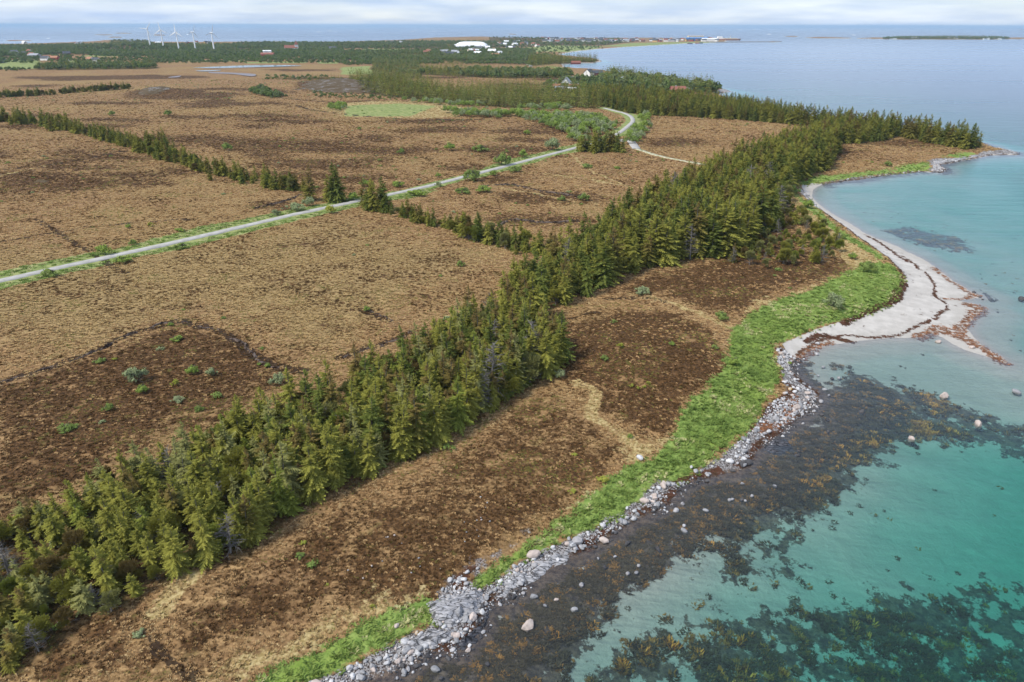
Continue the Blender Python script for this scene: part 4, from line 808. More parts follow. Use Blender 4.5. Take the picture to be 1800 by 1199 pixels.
P = sector(lambda r: 4.5 * min(1, (120 / r) ** 1.2), 40, 420, 50.); g_ = look(c_grass, P[:, 0], P[:, 1]); P = P[(g_ + rng.uniform(-.25, .25, len(P))) > .5]
n1 = fbm(P[:, 0] / 5, P[:, 1] / 5, 221, 5); u = rng.random(len(P)); pk = np.where(n1 + (u - .5) * .4 > .74, 2, np.where(n1 + (u - .5) * .5 > .52, 1, np.where(u < .6, 0, 3)))
scatter('bank_grass', 'lush green grass on the bank between heath and stones', P, zat(P), GRT, pk, .7 + .7 * rng.random(len(P)), None, .15)
P = sector(lambda r: 1.6 * min(1, (150 / r) ** 1.0), 60, 420, 50.); P = P[(look(c_field, P[:, 0], P[:, 1]) > .5) & (pldist(ROADW, P, 60.) > 2.9)]
scatter('verge_grass', 'green roadside grass along both edges of the gravel road', P, zat(P), GRT, rng.choice([0, 0, 1, 3, 2], len(P)), .9 + .9 * rng.random(len(P)))

# ------------------------------------------------------------------ stones and rock
def rock_mesh(seed, mat_, sub=2, sharp=.35):
    import bmesh
    bm = bmesh.new(); bmesh.ops.create_icosphere(bm, subdivisions=sub, radius=.5); r = np.random.default_rng(seed); ax = r.normal(size=(7, 3)); ax /= np.linalg.norm(ax, axis=1)[:, None]; cut = .30 + .16 * r.random(7); sc3 = np.array([1, .62 + .3 * r.random(), .48 + .22 * r.random()])
    for v in bm.verts:
        p = np.array(v.co) * (1 + .12 * math.sin(v.co.x * 7 + seed) + .1 * math.sin(v.co.y * 9 + v.co.z * 6 + seed * 2))
        for a, c in zip(ax, cut):
            d = p @ a
            if d > c: p = p - a * (d - c) * .85
        v.co = Vector(p * sc3 + np.array([0, 0, .12]))
    me = bpy.data.meshes.new('boulder'); bm.to_mesh(me); bm.free(); me.materials.append(mat_); return me
def stone_mat(name, a, b, lich=None):
    k = MK(name); tcn = k.n('ShaderNodeTexCoord').outputs['Object']; c = k.mix(k.objrand(), a, b); c = k.mix(k.math('MULTIPLY', k.ramp(k.noise(4., 5, .65, tcn), .40, .66), .6), c, tuple(v * .62 for v in a))
    if lich: c = k.mix(k.ramp(k.noise(2.2, 4, .6, tcn), .48, .6), c, lich)
    k.bsdf(c, .88, k.bump(k.noise(7., 4, .6, tcn), .5, .06), .2); return k.m
STM = [('pale grey', stone_mat('stone_pale', (.30, .29, .295), (.43, .42, .425))), ('whitish', stone_mat('stone_white', (.43, .425, .43), (.57, .56, .56))), ('mid grey', stone_mat('stone_mid', (.22, .22, .23), (.34, .335, .34))), ('dark wet', stone_mat('stone_dark', (.045, .045, .05), (.10, .095, .095))), ('pinkish', stone_mat('stone_pink', (.42, .35, .31), (.52, .44, .40))), ('lichened orange', stone_mat('stone_orange', (.42, .38, .33), (.46, .42, .36), (.52, .29, .06)))]
ROCKS = [(STM[q % 6][0], rock_mesh(800 + q, STM[q % 6][1])) for q in range(12)]
PEBB = [rock_mesh(840 + q, STM[[0, 1, 2, 0, 4, 3, 1][q]][1], 1) for q in range(7)]
P = sector(lambda r: 19. * min(1, (100 / r) ** 1.1), 40, 460, 50.); gs = look(GS, P[:, 0], P[:, 1]); w_ = look(c_stone, P[:, 0], P[:, 1])
m = (w_ > .56) & (gs > -1.6) & (fbm(P[:, 0] / 3.5, P[:, 1] / 3.5, 231) + rng.uniform(-.12, .12, len(P)) > np.where(gs < 0, .54, .45)); P = P[m]; gs = gs[m]
pk = rng.choice([0, 1, 2, 3, 4, 5, 6], len(P), p=[.24, .24, .14, .13, .08, .05, .12]); pk = np.where((gs < .4) & (rng.random(len(P)) < .7), 5, pk)
r_ = np.hypot(P[:, 0], P[:, 1]); sc = rng.lognormal(-1.45, .45, len(P)) * np.clip((r_ / 100) ** .5, 1, 2)
scatter('shore_cobbles', 'pale cobbles and pebbles strewn along the shoreline', P, zat(P) + .02, PEBB, pk, np.clip(sc, .12, 1.0), None, .25)
P = land_at([(rng.normal(x_, 14), rng.normal(y_, 9)) for x_, y_ in [(838, 925), (845, 890), (640, 1000), (745, 985), (830, 945), (690, 950)] for _ in range(4)]); scatter('heath_stones', 'small pale stones showing through the lowest heath', P, zat(P) + .05, PEBB, rng.choice([0, 2, 4], len(P)), rng.uniform(.15, .35, len(P)), None, .2)
BIG = [(929,1098,26,4,'large pale pink angular boulder standing alone in the dark shallow water'), (1061,950,17,4,'rounded pinkish boulder at the waterline below the grass bank'), (1060,925,13,1,'whitish boulder high on the shingle above the rounded pinkish one'), (831,1089,19,4,'large rounded pinkish boulder on the bedrock ledge'), (1660,695,17,4,'pink boulder alone in the pale shallows at right'), (1786,688,15,2,'grey boulder in the shallows at the right edge'), (1720,744,16,4,'pale flat boulder in the turquoise water'), (1602,770,12,4,'small pale boulder among the underwater weed'), (1124,806,15,1,'bright white rock lying on the grass bank'), (1215,822,9,1,'small white rock on the lower grass bank'), (1389,685,10,5,'orange lichened boulder on the grey shingle fan'), (1364,738,17,0,'biggest pale boulder on the shingle below the fan'), (733,1113,9,5,'orange lichened stone at the end of the bottom grass'), (697,1101,11,4,'tan stone lying in the bottom grass'), (735,1152,14,1,'pale boulder at the water edge below the ledge'), (823,1142,11,4,'pinkish boulder at the tip of the dark ledge'), (820,1110,11,1,'white boulder beside the reddish weed on the ledge'), (1437,605,9,1,'white stone on the dark weed line of the beach'), (1436,622,9,0,'pale stone at the inner end of the weed line'), (1283,877,9,0,'pale stone in the dark shallows off the shingle'), (1287,876,9,2,'grey flat stone beside the pale one in the dark shallows'), (1650,600,11,4,'flat tan stone on the red weed of the sandbar'), (1708,612,10,4,'tan stone at the end of the sandbar weed'), (978,1052,9,4,'small pink stone in the shallows below the ledges'), (1475,663,8,0,'pale stone off the shingle fan in the shallows'), (1443,706,10,0,'pale stone at the foot of the shingle fan'), (1796,525,12,3,'dark rock at the right edge off the beach'), (620,1190,14,1,'whitish boulder at the very bottom of the shore'), (655,1172,13,0,'grey boulder at the bottom below the grass'), (700,1165,12,4,'pinkish boulder near the bottom of the shore'), (780,1128,12,1,'white boulder under the bedrock ledge'), (760,1140,10,0,'pale boulder in the cluster under the bedrock ledge')]
bl = []
for px, py, wpx, f, lb in BIG:
    p = unproj([px], [py], .1)[0]; zg = float(look(GZ, p[:1], p[1:])[0])
    if zg > .3: p = land_at([(px, py)])[0]; zg = float(look(GZ, p[:1], p[1:])[0])
    dp = depth_of(p[0], p[1], max(zg, 0)); s = wpx / FPX * dp * 1.05; zz_ = zg if zg > -.1 else max(zg, -.3 * s)
    o = link('shore_boulder', ROCKS[f][1], None, (p[0], p[1], zz_ + s * .02)); o.rotation_euler = (.1 * rng.normal(), .1 * rng.normal(), rng.random() * 6.28); o.scale = (s, s, s * 1.1)
    if zg < -.4: o.scale = (s, s, s * (1.1 + (-zg) * .5)); o.location.z = max(zg * .5, -.35 * s)
    tag(o, lb, 'boulder', 'boulders along the shore')
P = sector(lambda r: .9, 45, 330, 50.); gs = look(GS, P[:, 0], P[:, 1]); w_ = look(c_stone, P[:, 0], P[:, 1]); isd = sdf(SANDW, P, 60.)
m = (((w_ > .5) & (gs > 0)) | ((gs > -7) & (gs <= 0) & (rng.random(len(P)) < .10) & (isd < -4))); P = P[m]; gs = gs[m]; z = zat(P)
sz = np.clip(rng.lognormal(-.42, .32, len(P)), .4, 1.8); ps = sz * FPX / depth_of(P[:, 0], P[:, 1], z); px, py = to_px(P[:, 0], P[:, 1], z); vis = (px > -10) & (px < 1810) & (py < 1205); P, gs, z, sz, ps, px, py = [q[vis] for q in (P, gs, z, sz, ps, px, py)]
for k in np.argsort(-ps)[:262]:
    f = int(rng.choice([0, 1, 2, 4, 6, 7, 8, 10])) if gs[k] > .8 else int(rng.choice([2, 3, 8, 9, 0]))
    s = sz[k]; sw = 'large' if s > .95 else ('medium' if s > .68 else 'small')
    zone = 'near the bottom' if py[k] > 1080 else ('below the lower grass' if py[k] > 900 else ('halfway up the shore' if py[k] > 780 else ('on the fan below the beach' if py[k] > 560 else 'along the far bay rim')))
    pos_ = 'high on shingle' if gs[k] > 3.5 else ('just above water' if gs[k] > 0 else 'in shallows')
    zz_ = z[k] if gs[k] > 0 else max(z[k], -.3 * s)
    o = link('shore_boulder', ROCKS[f][1], None, (P[k, 0], P[k, 1], zz_ + .03 * s)); o.scale = (s, s, s * (1 if gs[k] > 0 else 1.3)); o.rotation_euler = (.15 * rng.normal(), .15 * rng.normal(), rng.random() * 6.28)
    tag(o, '%s %s rock %s %s' % (sw, ROCKS[f][0], pos_, zone), 'boulder', 'boulders along the shore'); PLACED.append((o, px[k]))
# bedrock ledges
def ledge(px, hgt, ang, label, mat_, freq=1.6, name='rock_ledge', n=70, cat='rock'):
    w = land_at(px); lo = w.min(0) - .5; hi = w.max(0) + .5; X, Y = np.meshgrid(np.linspace(lo[0], hi[0], n), np.linspace(lo[1], hi[1], n)); P = np.column_stack([X.ravel(), Y.ravel()])
    sz_ = max(hi - lo) / 9; Q = P + np.column_stack([fbm(P[:, 0] / sz_, P[:, 1] / sz_, 5) - .5, fbm(P[:, 0] / sz_, P[:, 1] / sz_, 8) - .5]) * sz_ * 1.4
    d = sdf(w, Q); c, s = math.cos(ang), math.sin(ang); u = (P[:, 0] * c + P[:, 1] * s); v = (-P[:, 0] * s + P[:, 1] * c)
    st = vnoise(v * freq * 1.3 + fbm(P[:, 0] / 2, P[:, 1] / 2, 4) * 1.5, u * freq * .16, 11); st2 = vnoise(v * freq * 4, u * freq * .7, 12)
    z = look(GZ, P[:, 0], P[:, 1]) + np.clip(d / sz_, -1.5, 1) * hgt * (.25 + 1.15 * st) + (st2 - .5) * hgt * .5
    idx_ = np.arange(n * n).reshape(n, n); F = np.stack([idx_[:-1, :-1], idx_[:-1, 1:], idx_[1:, 1:], idx_[1:, :-1]], -1).reshape(-1, 4); F = F[(d[F] > -sz_ * .5).any(1)]
    o = link(name, np_mesh(name, np.column_stack([P, z]), F, [mat_])); tag(o, label, cat, 'bedrock ledges'); return o
def bedrock(name, a, b, moss=None):
    k = MK(name); v = k.stretch(.5, 3.2, 2, rad(-40)); c = k.mix(k.ramp(k.noise(1.4, 6, .65, v), .36, .64), a, b); c = k.mix(k.ramp(k.noise(.8, 5, .65), .56, .66), c, tuple(q * .4 for q in a))
    vo = k.n('ShaderNodeTexVoronoi', feature='DISTANCE_TO_EDGE'); vo.inputs['Scale'].default_value = .8; k.t.links.new(v, vo.inputs['Vector']); c = k.mix(k.ramp(vo.outputs['Distance'], .0, .09), tuple(q * .25 for q in a), c)
    if moss: c = k.mix(k.ramp(k.noise(.12, 7, .7), .38, .50), c, moss)
    k.bsdf(c, .85, k.bump(k.noise(2.5, 5, .6, v), .7, .2), .2); return k.m
BR = bedrock('bedrock', (.23, .225, .23), (.45, .44, .45)); BRD = bedrock('wet_bedrock', (.03, .032, .038), (.11, .11, .125)); BRM = bedrock('mossy_bedrock', (.12, .10, .08), (.30, .28, .26), (.085, .058, .028))
ledge([(752,1058),(800,1045),(842,1030),(852,1050),(845,1075),(800,1098),(765,1102),(757,1080)], .55, rad(35), 'pale grey layered bedrock ledge above the bottom grass', BR)
ledge([(712,1128),(760,1105),(800,1108),(790,1128),(740,1142),(715,1150)], .5, rad(35), 'pale smooth rock slab at the waterline near the bottom', BR)
ledge([(800,1135),(845,1095),(855,1062),(866,1062),(856,1100),(822,1140)], .5, rad(50), 'dark wet rock rib running into the water', BRD, 2.2)
ledge([(862,1045),(900,1010),(950,985),(1000,962),(1012,972),(960,1004),(905,1038),(872,1056)], .5, rad(38), 'grey fractured rock band along the waterline', BR)
ledge([(1340,790),(1360,772),(1385,772),(1400,790),(1370,800)], .35, rad(-20), 'dark wet rock shelf off the shingle', BRD)
ledge([(1640,300),(1650,290),(1680,282),(1740,273),(1788,270),(1740,268),(1690,276),(1640,287)], 1.2, rad(20), 'pale rocky spit at the tip of the bay', BR, .4)
ledge([(1250,163),(1288,160.5),(1268,157)], 1.6, rad(10), 'pale rocks at the tip of the wooded headland', BR, .2)
ledge([(238,164),(262,156),(290,154),(305,160),(285,167)], 1.5, rad(10), 'grey rocky knoll on the left moor', BRM, .2)
ledge([(525,158),(560,143),(610,138),(670,148),(690,158),(640,163),(560,162)], 1.5, rad(15), 'mossy rocky hill beside the far forest', BRM, .12)
ledge([(55,321),(70,316),(86,318),(80,322)], .5, rad(5), 'small grey rock on the dark left heather', BRM, .5)

# ------------------------------------------------------------------ seaweed
KM = [foliage_mat('kelp_orange', (.46, .19, .035), (.58, .27, .06), None, .2), foliage_mat('kelp_brown', (.19, .10, .032), (.27, .145, .045), None, .2), foliage_mat('kelp_dark', (.045, .038, .026), (.080, .062, .036), None, .1)]
KT = [tuft_mesh(740 + q, KM[[0, 1, 2, 2, 1][q]], 26, .95, .40, .8, .13) for q in range(5)]
P = sector(lambda r: 6.0 * min(1, (85 / r) ** 1.1), 40, 300, 50.); gs = look(GS, P[:, 0], P[:, 1]); kw = look(c_kelp, P[:, 0], P[:, 1]); z = zat(P)
f1 = fbm(P[:, 0] / 1.9, P[:, 1] / 1.9, 241, 5); f2 = fbm(P[:, 0] / 11, P[:, 1] / 11, 243); u = rng.random(len(P))
m = (gs < -.8) & (kw > .05) & (f1 * .6 + f2 * .4 + (u - .5) * .16 > .80 - .42 * kw) & (z < -.18); P, z, f1, f2, kw, gs, u = [q[m] for q in (P, z, f1, f2, kw, gs, u)]
org = fbm(P[:, 0] / 4, P[:, 1] / 4, 247, 5); dsh = np.clip((-gs - 7) / 8, 0, 1); pk = np.where(u < np.clip((org - .40) * 3.2, .06, .7) * dsh * np.clip((z + 3.4) / 1.6, .3, 1), np.where(u < .28, 0, 1), np.where(u < .88, rng.integers(2, 4, len(P)), 4))
sc = rng.uniform(.5, 1.1, len(P)); hz = np.clip(np.minimum(sc, (-z - .06) / .55), .12, 2); hz = np.where(pk < 2, np.maximum(hz, np.minimum((-z - .4) / .55, 2.0)), hz)
scatter('kelp_bed', 'brown and orange kelp swaying under the clear water', P, z, KT, pk, np.column_stack([sc, sc, hz]), None, .05)
P = sector(lambda r: .035, 45, 300, 50.); gs = look(GS, P[:, 0], P[:, 1]); z = zat(P); kw = look(c_kelp, P[:, 0], P[:, 1]); m = (gs < -6) & (z < -.5) & (fbm(P[:, 0] / 14, P[:, 1] / 14, 249) > .5); P = P[m]; z = z[m]
scatter('scattered_kelp', 'single dark kelp clumps dotted over the sandy seabed', P, z, KT, rng.choice([1, 2, 3], len(P)), np.column_stack([rng.uniform(.4, .9, len(P))] * 2 + [rng.uniform(.4, .8, len(P))]))
WM = [foliage_mat('wrack_dark', (.035, .022, .016), (.075, .045, .028), None, .05), foliage_mat('wrack_red', (.13, .05, .028), (.24, .115, .06), None, .05)]
WT = [tuft_mesh(760 + q, WM[q % 2], 22, .7, .10, 1.6, .07) for q in range(4)]
P = sector(lambda r: 7. * min(1, (110 / r) ** .8), 40, 260, 50.); wd = look(c_wrack, P[:, 0], P[:, 1]); wr = look(c_wred, P[:, 0], P[:, 1]); z = zat(P); u = rng.random(len(P)); isd = sdf(SANDW, P, 60.)
m = ((np.maximum(wd, wr) > .45 + .5 * u) & (z > -.12)) | ((isd > 1) & (z > .1) & (u < .02) & (fbm(P[:, 0] / 5, P[:, 1] / 5, 251) > .5) & (look(c_grass, P[:, 0], P[:, 1]) < .2)); P, z, wd, wr = P[m], z[m], wd[m], wr[m]
scatter('beach_wrack', 'dark and rusty seaweed washed up in lines on the beach', P, z + .01, WT, np.where(wr > wd, 1, 0) + 2 * rng.integers(0, 2, len(P)), .5 + .7 * rng.random(len(P)), None, .1)

# ------------------------------------------------------------------ buildings
WALLM = {'white': plain('paint_white', (.78, .78, .76), .6), 'cream': plain('paint_cream', (.66, .60, .46), .6), 'grey': plain('paint_grey', (.38, .38, .39), .6), 'red': plain('paint_red', (.30, .07, .055), .6), 'yellow': plain('paint_ochre', (.55, .36, .14), .6), 'brown': plain('wood_brown', (.17, .10, .07), .7), 'orange': plain('paint_orange', (.48, .27, .15), .6), 'blue': plain('steel_blue', (.05, .17, .42), .5), 'green': plain('paint_green', (.10, .33, .22), .6)}
ROOFM = {'dark': plain('roof_dark', (.075, .08, .09), .7), 'red': plain('roof_red', (.24, .10, .07), .8), 'grey': plain('roof_grey', (.30, .31, .33), .7), 'white': plain('roof_white', (.76, .77, .78), .5), 'orange': plain('roof_orange', (.34, .17, .10), .8), 'blue': plain('roof_blue', (.07, .20, .45), .5)}
GLASS = plain('window_glass', (.03, .035, .045), .1, spec=.6); FRAMEM = plain('window_frame', (.7, .7, .68), .5)
def house(px, py, L, Wd, Hw, Hr, rz, wall, roof, label, group='houses of the island', name='house', cat='house', detail=False, parts=True, hip=0.0):
    p = land_at([(px, py)])[0]; z = float(look(GZ, p[:1], p[1:])[0]) - .3; e = empty(name, (p[0], p[1], z), rz); a, b = L / 2, Wd / 2
    V = [(-a, -b, 0), (a, -b, 0), (a, b, 0), (-a, b, 0), (-a, -b, Hw), (a, -b, Hw), (a, b, Hw), (-a, b, Hw), (-a * (1 - hip), 0, Hw + Hr), (a * (1 - hip), 0, Hw + Hr)]
    mesh_obj('wall', V, [(0, 1, 5, 4), (2, 3, 7, 6), (1, 2, 6, 9, 5), (3, 0, 4, 8, 7), (4, 5, 9, 8), (6, 7, 8, 9)], WALLM[wall], e)
    o = .45; t = .22; sl = Hr / b; V = []
    for sy in (-1, 1):
        for xx in (-a - o, a + o):
            V += [(xx, sy * (b + o), Hw - o * sl + .02), (xx * (1 - hip * .95), 0, Hw + Hr + .02)]
    V += [(x_, y_, z_ + t) for x_, y_, z_ in V]
    F = [(0, 2, 3, 1), (4, 5, 7, 6), (8, 9, 11, 10), (12, 14, 15, 13), (0, 8, 10, 2), (4, 6, 14, 12), (0, 1, 9, 8), (2, 10, 11, 3), (4, 12, 13, 5), (6, 7, 15, 14)]
    rf = mesh_obj('roof', V, F, ROOFM[roof], e)
    def boxm(nm, x0, x1, y0, y1, z0, z1, m_, par):
        return mesh_obj(nm, [(x0, y0, z0), (x1, y0, z0), (x1, y1, z0), (x0, y1, z0), (x0, y0, z1), (x1, y0, z1), (x1, y1, z1), (x0, y1, z1)], [(3, 2, 1, 0), (4, 5, 6, 7), (0, 1, 5, 4), (1, 2, 6, 5), (2, 3, 7, 6), (3, 0, 4, 7)], m_, par)
    if detail:
        boxm('chimney', -a * .3 - .4, -a * .3 + .4, -.4, .4, Hw + Hr * .6, Hw + Hr + 1., WALLM['grey'], rf)
        for fl in range(max(1, int(Hw // 2.6))):
            for q in range(3):
                xx = -a + L * (q + .5) / 3; wn = boxm('window', xx - .75, xx + .75, -b - .08, -b + .02, .9 + fl * 2.6, 2.2 + fl * 2.6, FRAMEM, e); boxm('pane', xx - .6, xx + .6, -b - .12, -b - .083, 1.05 + fl * 2.6, 2.05 + fl * 2.6, GLASS, wn)
            for sg in (-1, 1):
                xx = sg * a; wn = boxm('window', min(xx, xx + sg * .08), max(xx, xx + sg * .08), -.8, .8, .9 + fl * 2.6, 2.2 + fl * 2.6, FRAMEM, e); xx += sg * .083; boxm('pane', min(xx, xx + sg * .04), max(xx, xx + sg * .04), -.65, .65, 1.05 + fl * 2.6, 2.05 + fl * 2.6, GLASS, wn)
        boxm('door', a * .05 - .5, a * .05 + .5, -b - .1, -b + .02, .3, 2.3, WALLM['brown'], e)
    tag(e, label, cat, group); PLACED.append((e, px)); return e
house(995,155,12,10,5,5,rad(75),'white','grey','white house with tall gable among the trees by the far bend',detail=True)
house(979,157,9,7,3,2.5,rad(10),'brown','orange','low brown house left of the tall white gable',detail=True); house(988,160,14,6,2.6,2,rad(5),'white','grey','long low white annex in front of the tall white gable',detail=True); house(1008,157,9,6,2.8,2.2,rad(-10),'orange','orange','orange roofed house right of the tall white gable',detail=True); house(1016,158,7,6,3,2.6,rad(80),'yellow','orange','small ochre house beside the orange roofed one',detail=True); house(972,154,6,6,4,2.5,rad(80),'orange','red','narrow reddish house at the left of the farm group',detail=True); house(1005,161,8,5,2.4,1.6,rad(-5),'white','white','white shed in front of the farm group'); house(998,142,12,6,2.6,2,rad(5),'grey','grey','grey roofed shed behind the tall white gable')
house(1097,149,11,10,6,2,rad(20),'grey','grey','grey two storey house with dark windows above the forest',detail=True)
house(1035,134,13,9,4.5,4,rad(60),'white','dark','white house with dark roof near the small bay',detail=True); house(1050,133,13,8,3.5,3,rad(20),'red','dark','red boathouse right of the white house at the small bay',detail=True)
house(1191,163,14,8,3.4,2.6,rad(4),'red','red','bright red cabin on the wooded headland shore',detail=True); house(1203,162,12,7,2.8,1.6,rad(4),'green','white','small green roofed cabin beside the bright red one',detail=True)
house(1012,110.6,16,8,3.5,2.5,rad(5),'red','red','red boathouse on the shore of the far headland')
house(471,100,24,16,5,3,rad(5),'red','red','dark red farmhouse with white dormers in the green scrub'); 
for q in range(4): house(466 + q * 3.2, 99.4, 5, 4, 10.5, 1.2, rad(5), 'white', 'white', 'white tower of the dark red farm, %s from the left' % ('first', 'second', 'third', 'fourth')[q], 'white towers of the red farm', 'farm_tower', 'tower')
house(512,89.5,30,14,7,6,rad(20),'white','red','white church nave with rusty roof above the scrub',name='church',cat='church')
# church steeple
p = land_at([(522,89.4)])[0]; z = float(look(GZ, p[:1], p[1:])[0]); e = empty('church_tower', (p[0], p[1], z - .3), rad(20)); 
mesh_obj('wall', [(-4,-4,0),(4,-4,0),(4,4,0),(-4,4,0),(-4,-4,14),(4,-4,14),(4,4,14),(-4,4,14)], [(0,1,5,4),(1,2,6,5),(2,3,7,6),(3,0,4,7),(4,5,6,7)], WALLM['white'], e); mesh_obj('spire', [(-4.4,-4.4,14),(4.4,-4.4,14),(4.4,4.4,14),(-4.4,4.4,14),(0,0,24)], [(0,1,4),(1,2,4),(2,3,4),(3,0,4),(3,2,1,0)], ROOFM['red'], e); tag(e, 'white church tower with pointed rusty spire', 'tower')
# arched sports hall
p = land_at([(829,84)])[0]; z = float(look(GZ, p[:1], p[1:])[0]); e = empty('sports_hall', (p[0], p[1], z), rad(3)); V = []; F = []; n = 17; nx = 9
for i in range(nx):
    xf = -1 + 2 * i / (nx - 1); sc_ = (1 - abs(xf) ** 5 * .55)
    for q in range(n):
        t = math.pi * q / (n - 1); V.append((44 * xf, 33 * math.cos(t), 4 + 12 * math.sin(t) ** .8 * sc_))
for i in range(nx - 1):
    for q in range(n - 1): F.append((i*n+q, (i+1)*n+q, (i+1)*n+q+1, i*n+q+1))
F.append(tuple(range(n))); F.append(tuple(reversed(range((nx-1)*n, nx*n))))
mesh_obj('roof', V, F, ROOFM['white'], e, True); mesh_obj('wall', [(-43,-32,0),(43,-32,0),(43,32,0),(-43,32,0),(-43,-32,5.2),(43,-32,5.2),(43,32,5.2),(-43,32,5.2)], [(0,1,5,4),(1,2,6,5),(2,3,7,6),(3,0,4,7)], plain('hall_wall', (.40,.47,.55), .6), e); tag(e, 'large white arched sports hall far inland', 'hall')
house(811,82,40,18,5,1.5,rad(3),'grey','white','long grey annex left of the arched sports hall',name='hall_annex',cat='building')
WC = ['white'] * 7 + ['cream', 'grey', 'yellow', 'red', 'brown']; RC = ['dark', 'dark', 'grey', 'red', 'dark', 'orange', 'white']
CL = [([(786,98),(800,96),(798,93),(785,92),(781,94),(753,94),(750,95),(791,97),(797,98.5),(803,97)], 'hamlet below sports hall'), ([(831,89),(835,91),(828,91),(842,88),(838,93),(857,86),(840,97),(870,100),(878,96),(865,94)], 'before sports hall'), ([(893,86),(897,87),(900,86.4),(945,82),(938,80),(925,78),(918,79),(905,80),(888,80),(883,79),(878,78),(890,75),(911,74),(905,76)], 'west of shore village'),
      ([(40,98),(26,95.5),(53,94.5),(57,100.5),(62,102),(80,106),(84,104),(97,105),(118,98),(160,108),(166,108),(134,78),(46,78),(43,77.5),(142,78)], 'far left farmland'), ([(278,77),(330,77),(346,76.5),(362,77),(368,77.5),(487,76),(230,76),(585,87),(688,76),(705,77)], 'far northern shore')]
for pts, zone in CL:
    for px, py in pts:
        w_, r_2 = random.choice(WC), random.choice(RC); big = random.random()
        house(px, py, 10 + 8 * big, 7 + 4 * big, 3.2 + 2.5 * random.random(), 2.5 + 1.5 * random.random(), random.uniform(-.9, .9), w_, r_2, '%s %s house, %s roof, %s' % ('wide' if big > .6 else ('medium' if big > .3 else 'small'), w_, r_2, zone), 'far houses of the island')
for k in range(150):
    px = random.uniform(955, 1262); f = (px - 955) / 307; py = random.uniform(69.0 + .4 * f, 75.5 - 2.6 * f); w_, r_2 = random.choice(WC), random.choice(RC[:5] + ['dark']); big = random.random()
    house(px, py, 11 + 8 * big, 8 + 4 * big, 4.2 + 2.5 * random.random(), 3 + 1.5 * random.random(), random.uniform(-.8, .8), w_, r_2, '%s %s house, %s roof, %s of shore village' % ('wide' if big > .6 else ('medium' if big > .3 else 'small'), w_, r_2, 'left part' if px < 1055 else ('middle' if px < 1160 else 'right part')), 'houses of the far shore village')
house(1225,72,85,30,11,3,rad(4),'blue','blue','large blue harbour hall at the village end',name='harbour_hall',cat='hall'); house(1246,72.6,60,25,9,3,rad(4),'white','white','low white harbour warehouse beside the blue hall',name='warehouse',cat='building'); house(1222,70.2,70,25,16,4,rad(4),'cream','grey','pale warehouse behind the blue harbour hall',name='warehouse',cat='building'); house(1213,76.2,16,9,4,3,rad(8),'red','dark','red boathouse left on the village shore'); house(1225,75.6,16,9,4,3,rad(8),'white','red','white boathouse with red roof on the village shore'); house(1232,75.4,14,9,4,3,rad(-8),'white','dark','white boathouse at the right of the village shore')
for px, py, w_, zz2 in ((1520,68,'white','left'),(1528,68.2,'white','left'),(1567,68.6,'white','left'),(1573,68.5,'cream','left'),(1604,68.4,'grey','middle'),(1612,68.4,'white','middle'),(1668,68.8,'white','middle'),(1680,68.6,'white','middle'),(1731,68.8,'white','right'),(1736,68.7,'white','right'),(1763,68.6,'white','right'),(1757,68.5,'cream','right')):
    house(px, py, 16, 10, 5, 3.5, random.uniform(-.4, .4), w_, random.choice(RC[:3]), '%s house at the %s of the wooded island at right' % (w_, zz2), 'houses on the right island')
# harbour mole and ship
km = MK('mole_rock'); km.bsdf(km.mix(km.noise(.1), (.10, .10, .11), (.22, .22, .23)), .9)
p = unproj(np.array([1240, 1300, 1345, 1372.]), np.array([75.2, 74.6, 74.2, 73.8]), 0.); V = []; F = []
for k in range(4):
    for o_, z_ in ((-7, -1), (-3, 3), (3, 3), (7, -1)): V.append((p[k, 0], p[k, 1] + o_ * 3, z_ + (.4 if k % 2 else 0)))
for k in range(3):
    for c in range(3): F.append((k*4+c, k*4+c+1, k*4+c+5, k*4+c+4))
F += [(3, 2, 1, 0), (12, 13, 14, 15)]; tag(mesh_obj('harbour_mole', V, F, km.m), 'long dark stone mole reaching out from the harbour', 'mole')
p = unproj([1279], [71.2], 0.)[0]; e = empty('cargo_ship', (p[0], p[1], 0), rad(5))
mesh_obj('hull', [(-55,-8,-2),(48,-8,-2),(58,0,-2),(48,8,-2),(-55,8,-2),(-57,-9,7),(50,-9,7),(64,0,8.5),(50,9,7),(-57,9,7)], [(4,3,2,1,0),(0,1,6,5),(1,2,7,6),(2,3,8,7),(3,4,9,8),(4,0,5,9),(5,6,7,8,9)], plain('ship_hull', (.42,.20,.14), .5), e); 
mesh_obj('superstructure', [(-50,-7,7),(-25,-7,7),(-25,7,7),(-50,7,7),(-48,-6,17),(-28,-6,17),(-28,6,17),(-48,6,17)], [(0,1,5,4),(1,2,6,5),(2,3,7,6),(3,0,4,7),(4,5,6,7)], WALLM['white'], e); mesh_obj('mast', [(10,-1,7),(12,-1,7),(12,1,7),(10,1,7),(10.5,-.5,20),(11.5,-.5,20),(11.5,.5,20),(10.5,.5,20)], [(0,1,5,4),(1,2,6,5),(2,3,7,6),(3,0,4,7),(4,5,6,7)], WALLM['cream'], e); mesh_obj('cargo', [(-20,-7,7),(42,-7,7),(42,7,7),(-20,7,7),(-20,-7,10),(42,-7,10),(42,7,10),(-20,7,10)], [(0,1,5,4),(1,2,6,5),(2,3,7,6),(3,0,4,7),(4,5,6,7)], WALLM['cream'], e); tag(e, 'pale cargo ship with reddish hull off the harbour', 'ship')

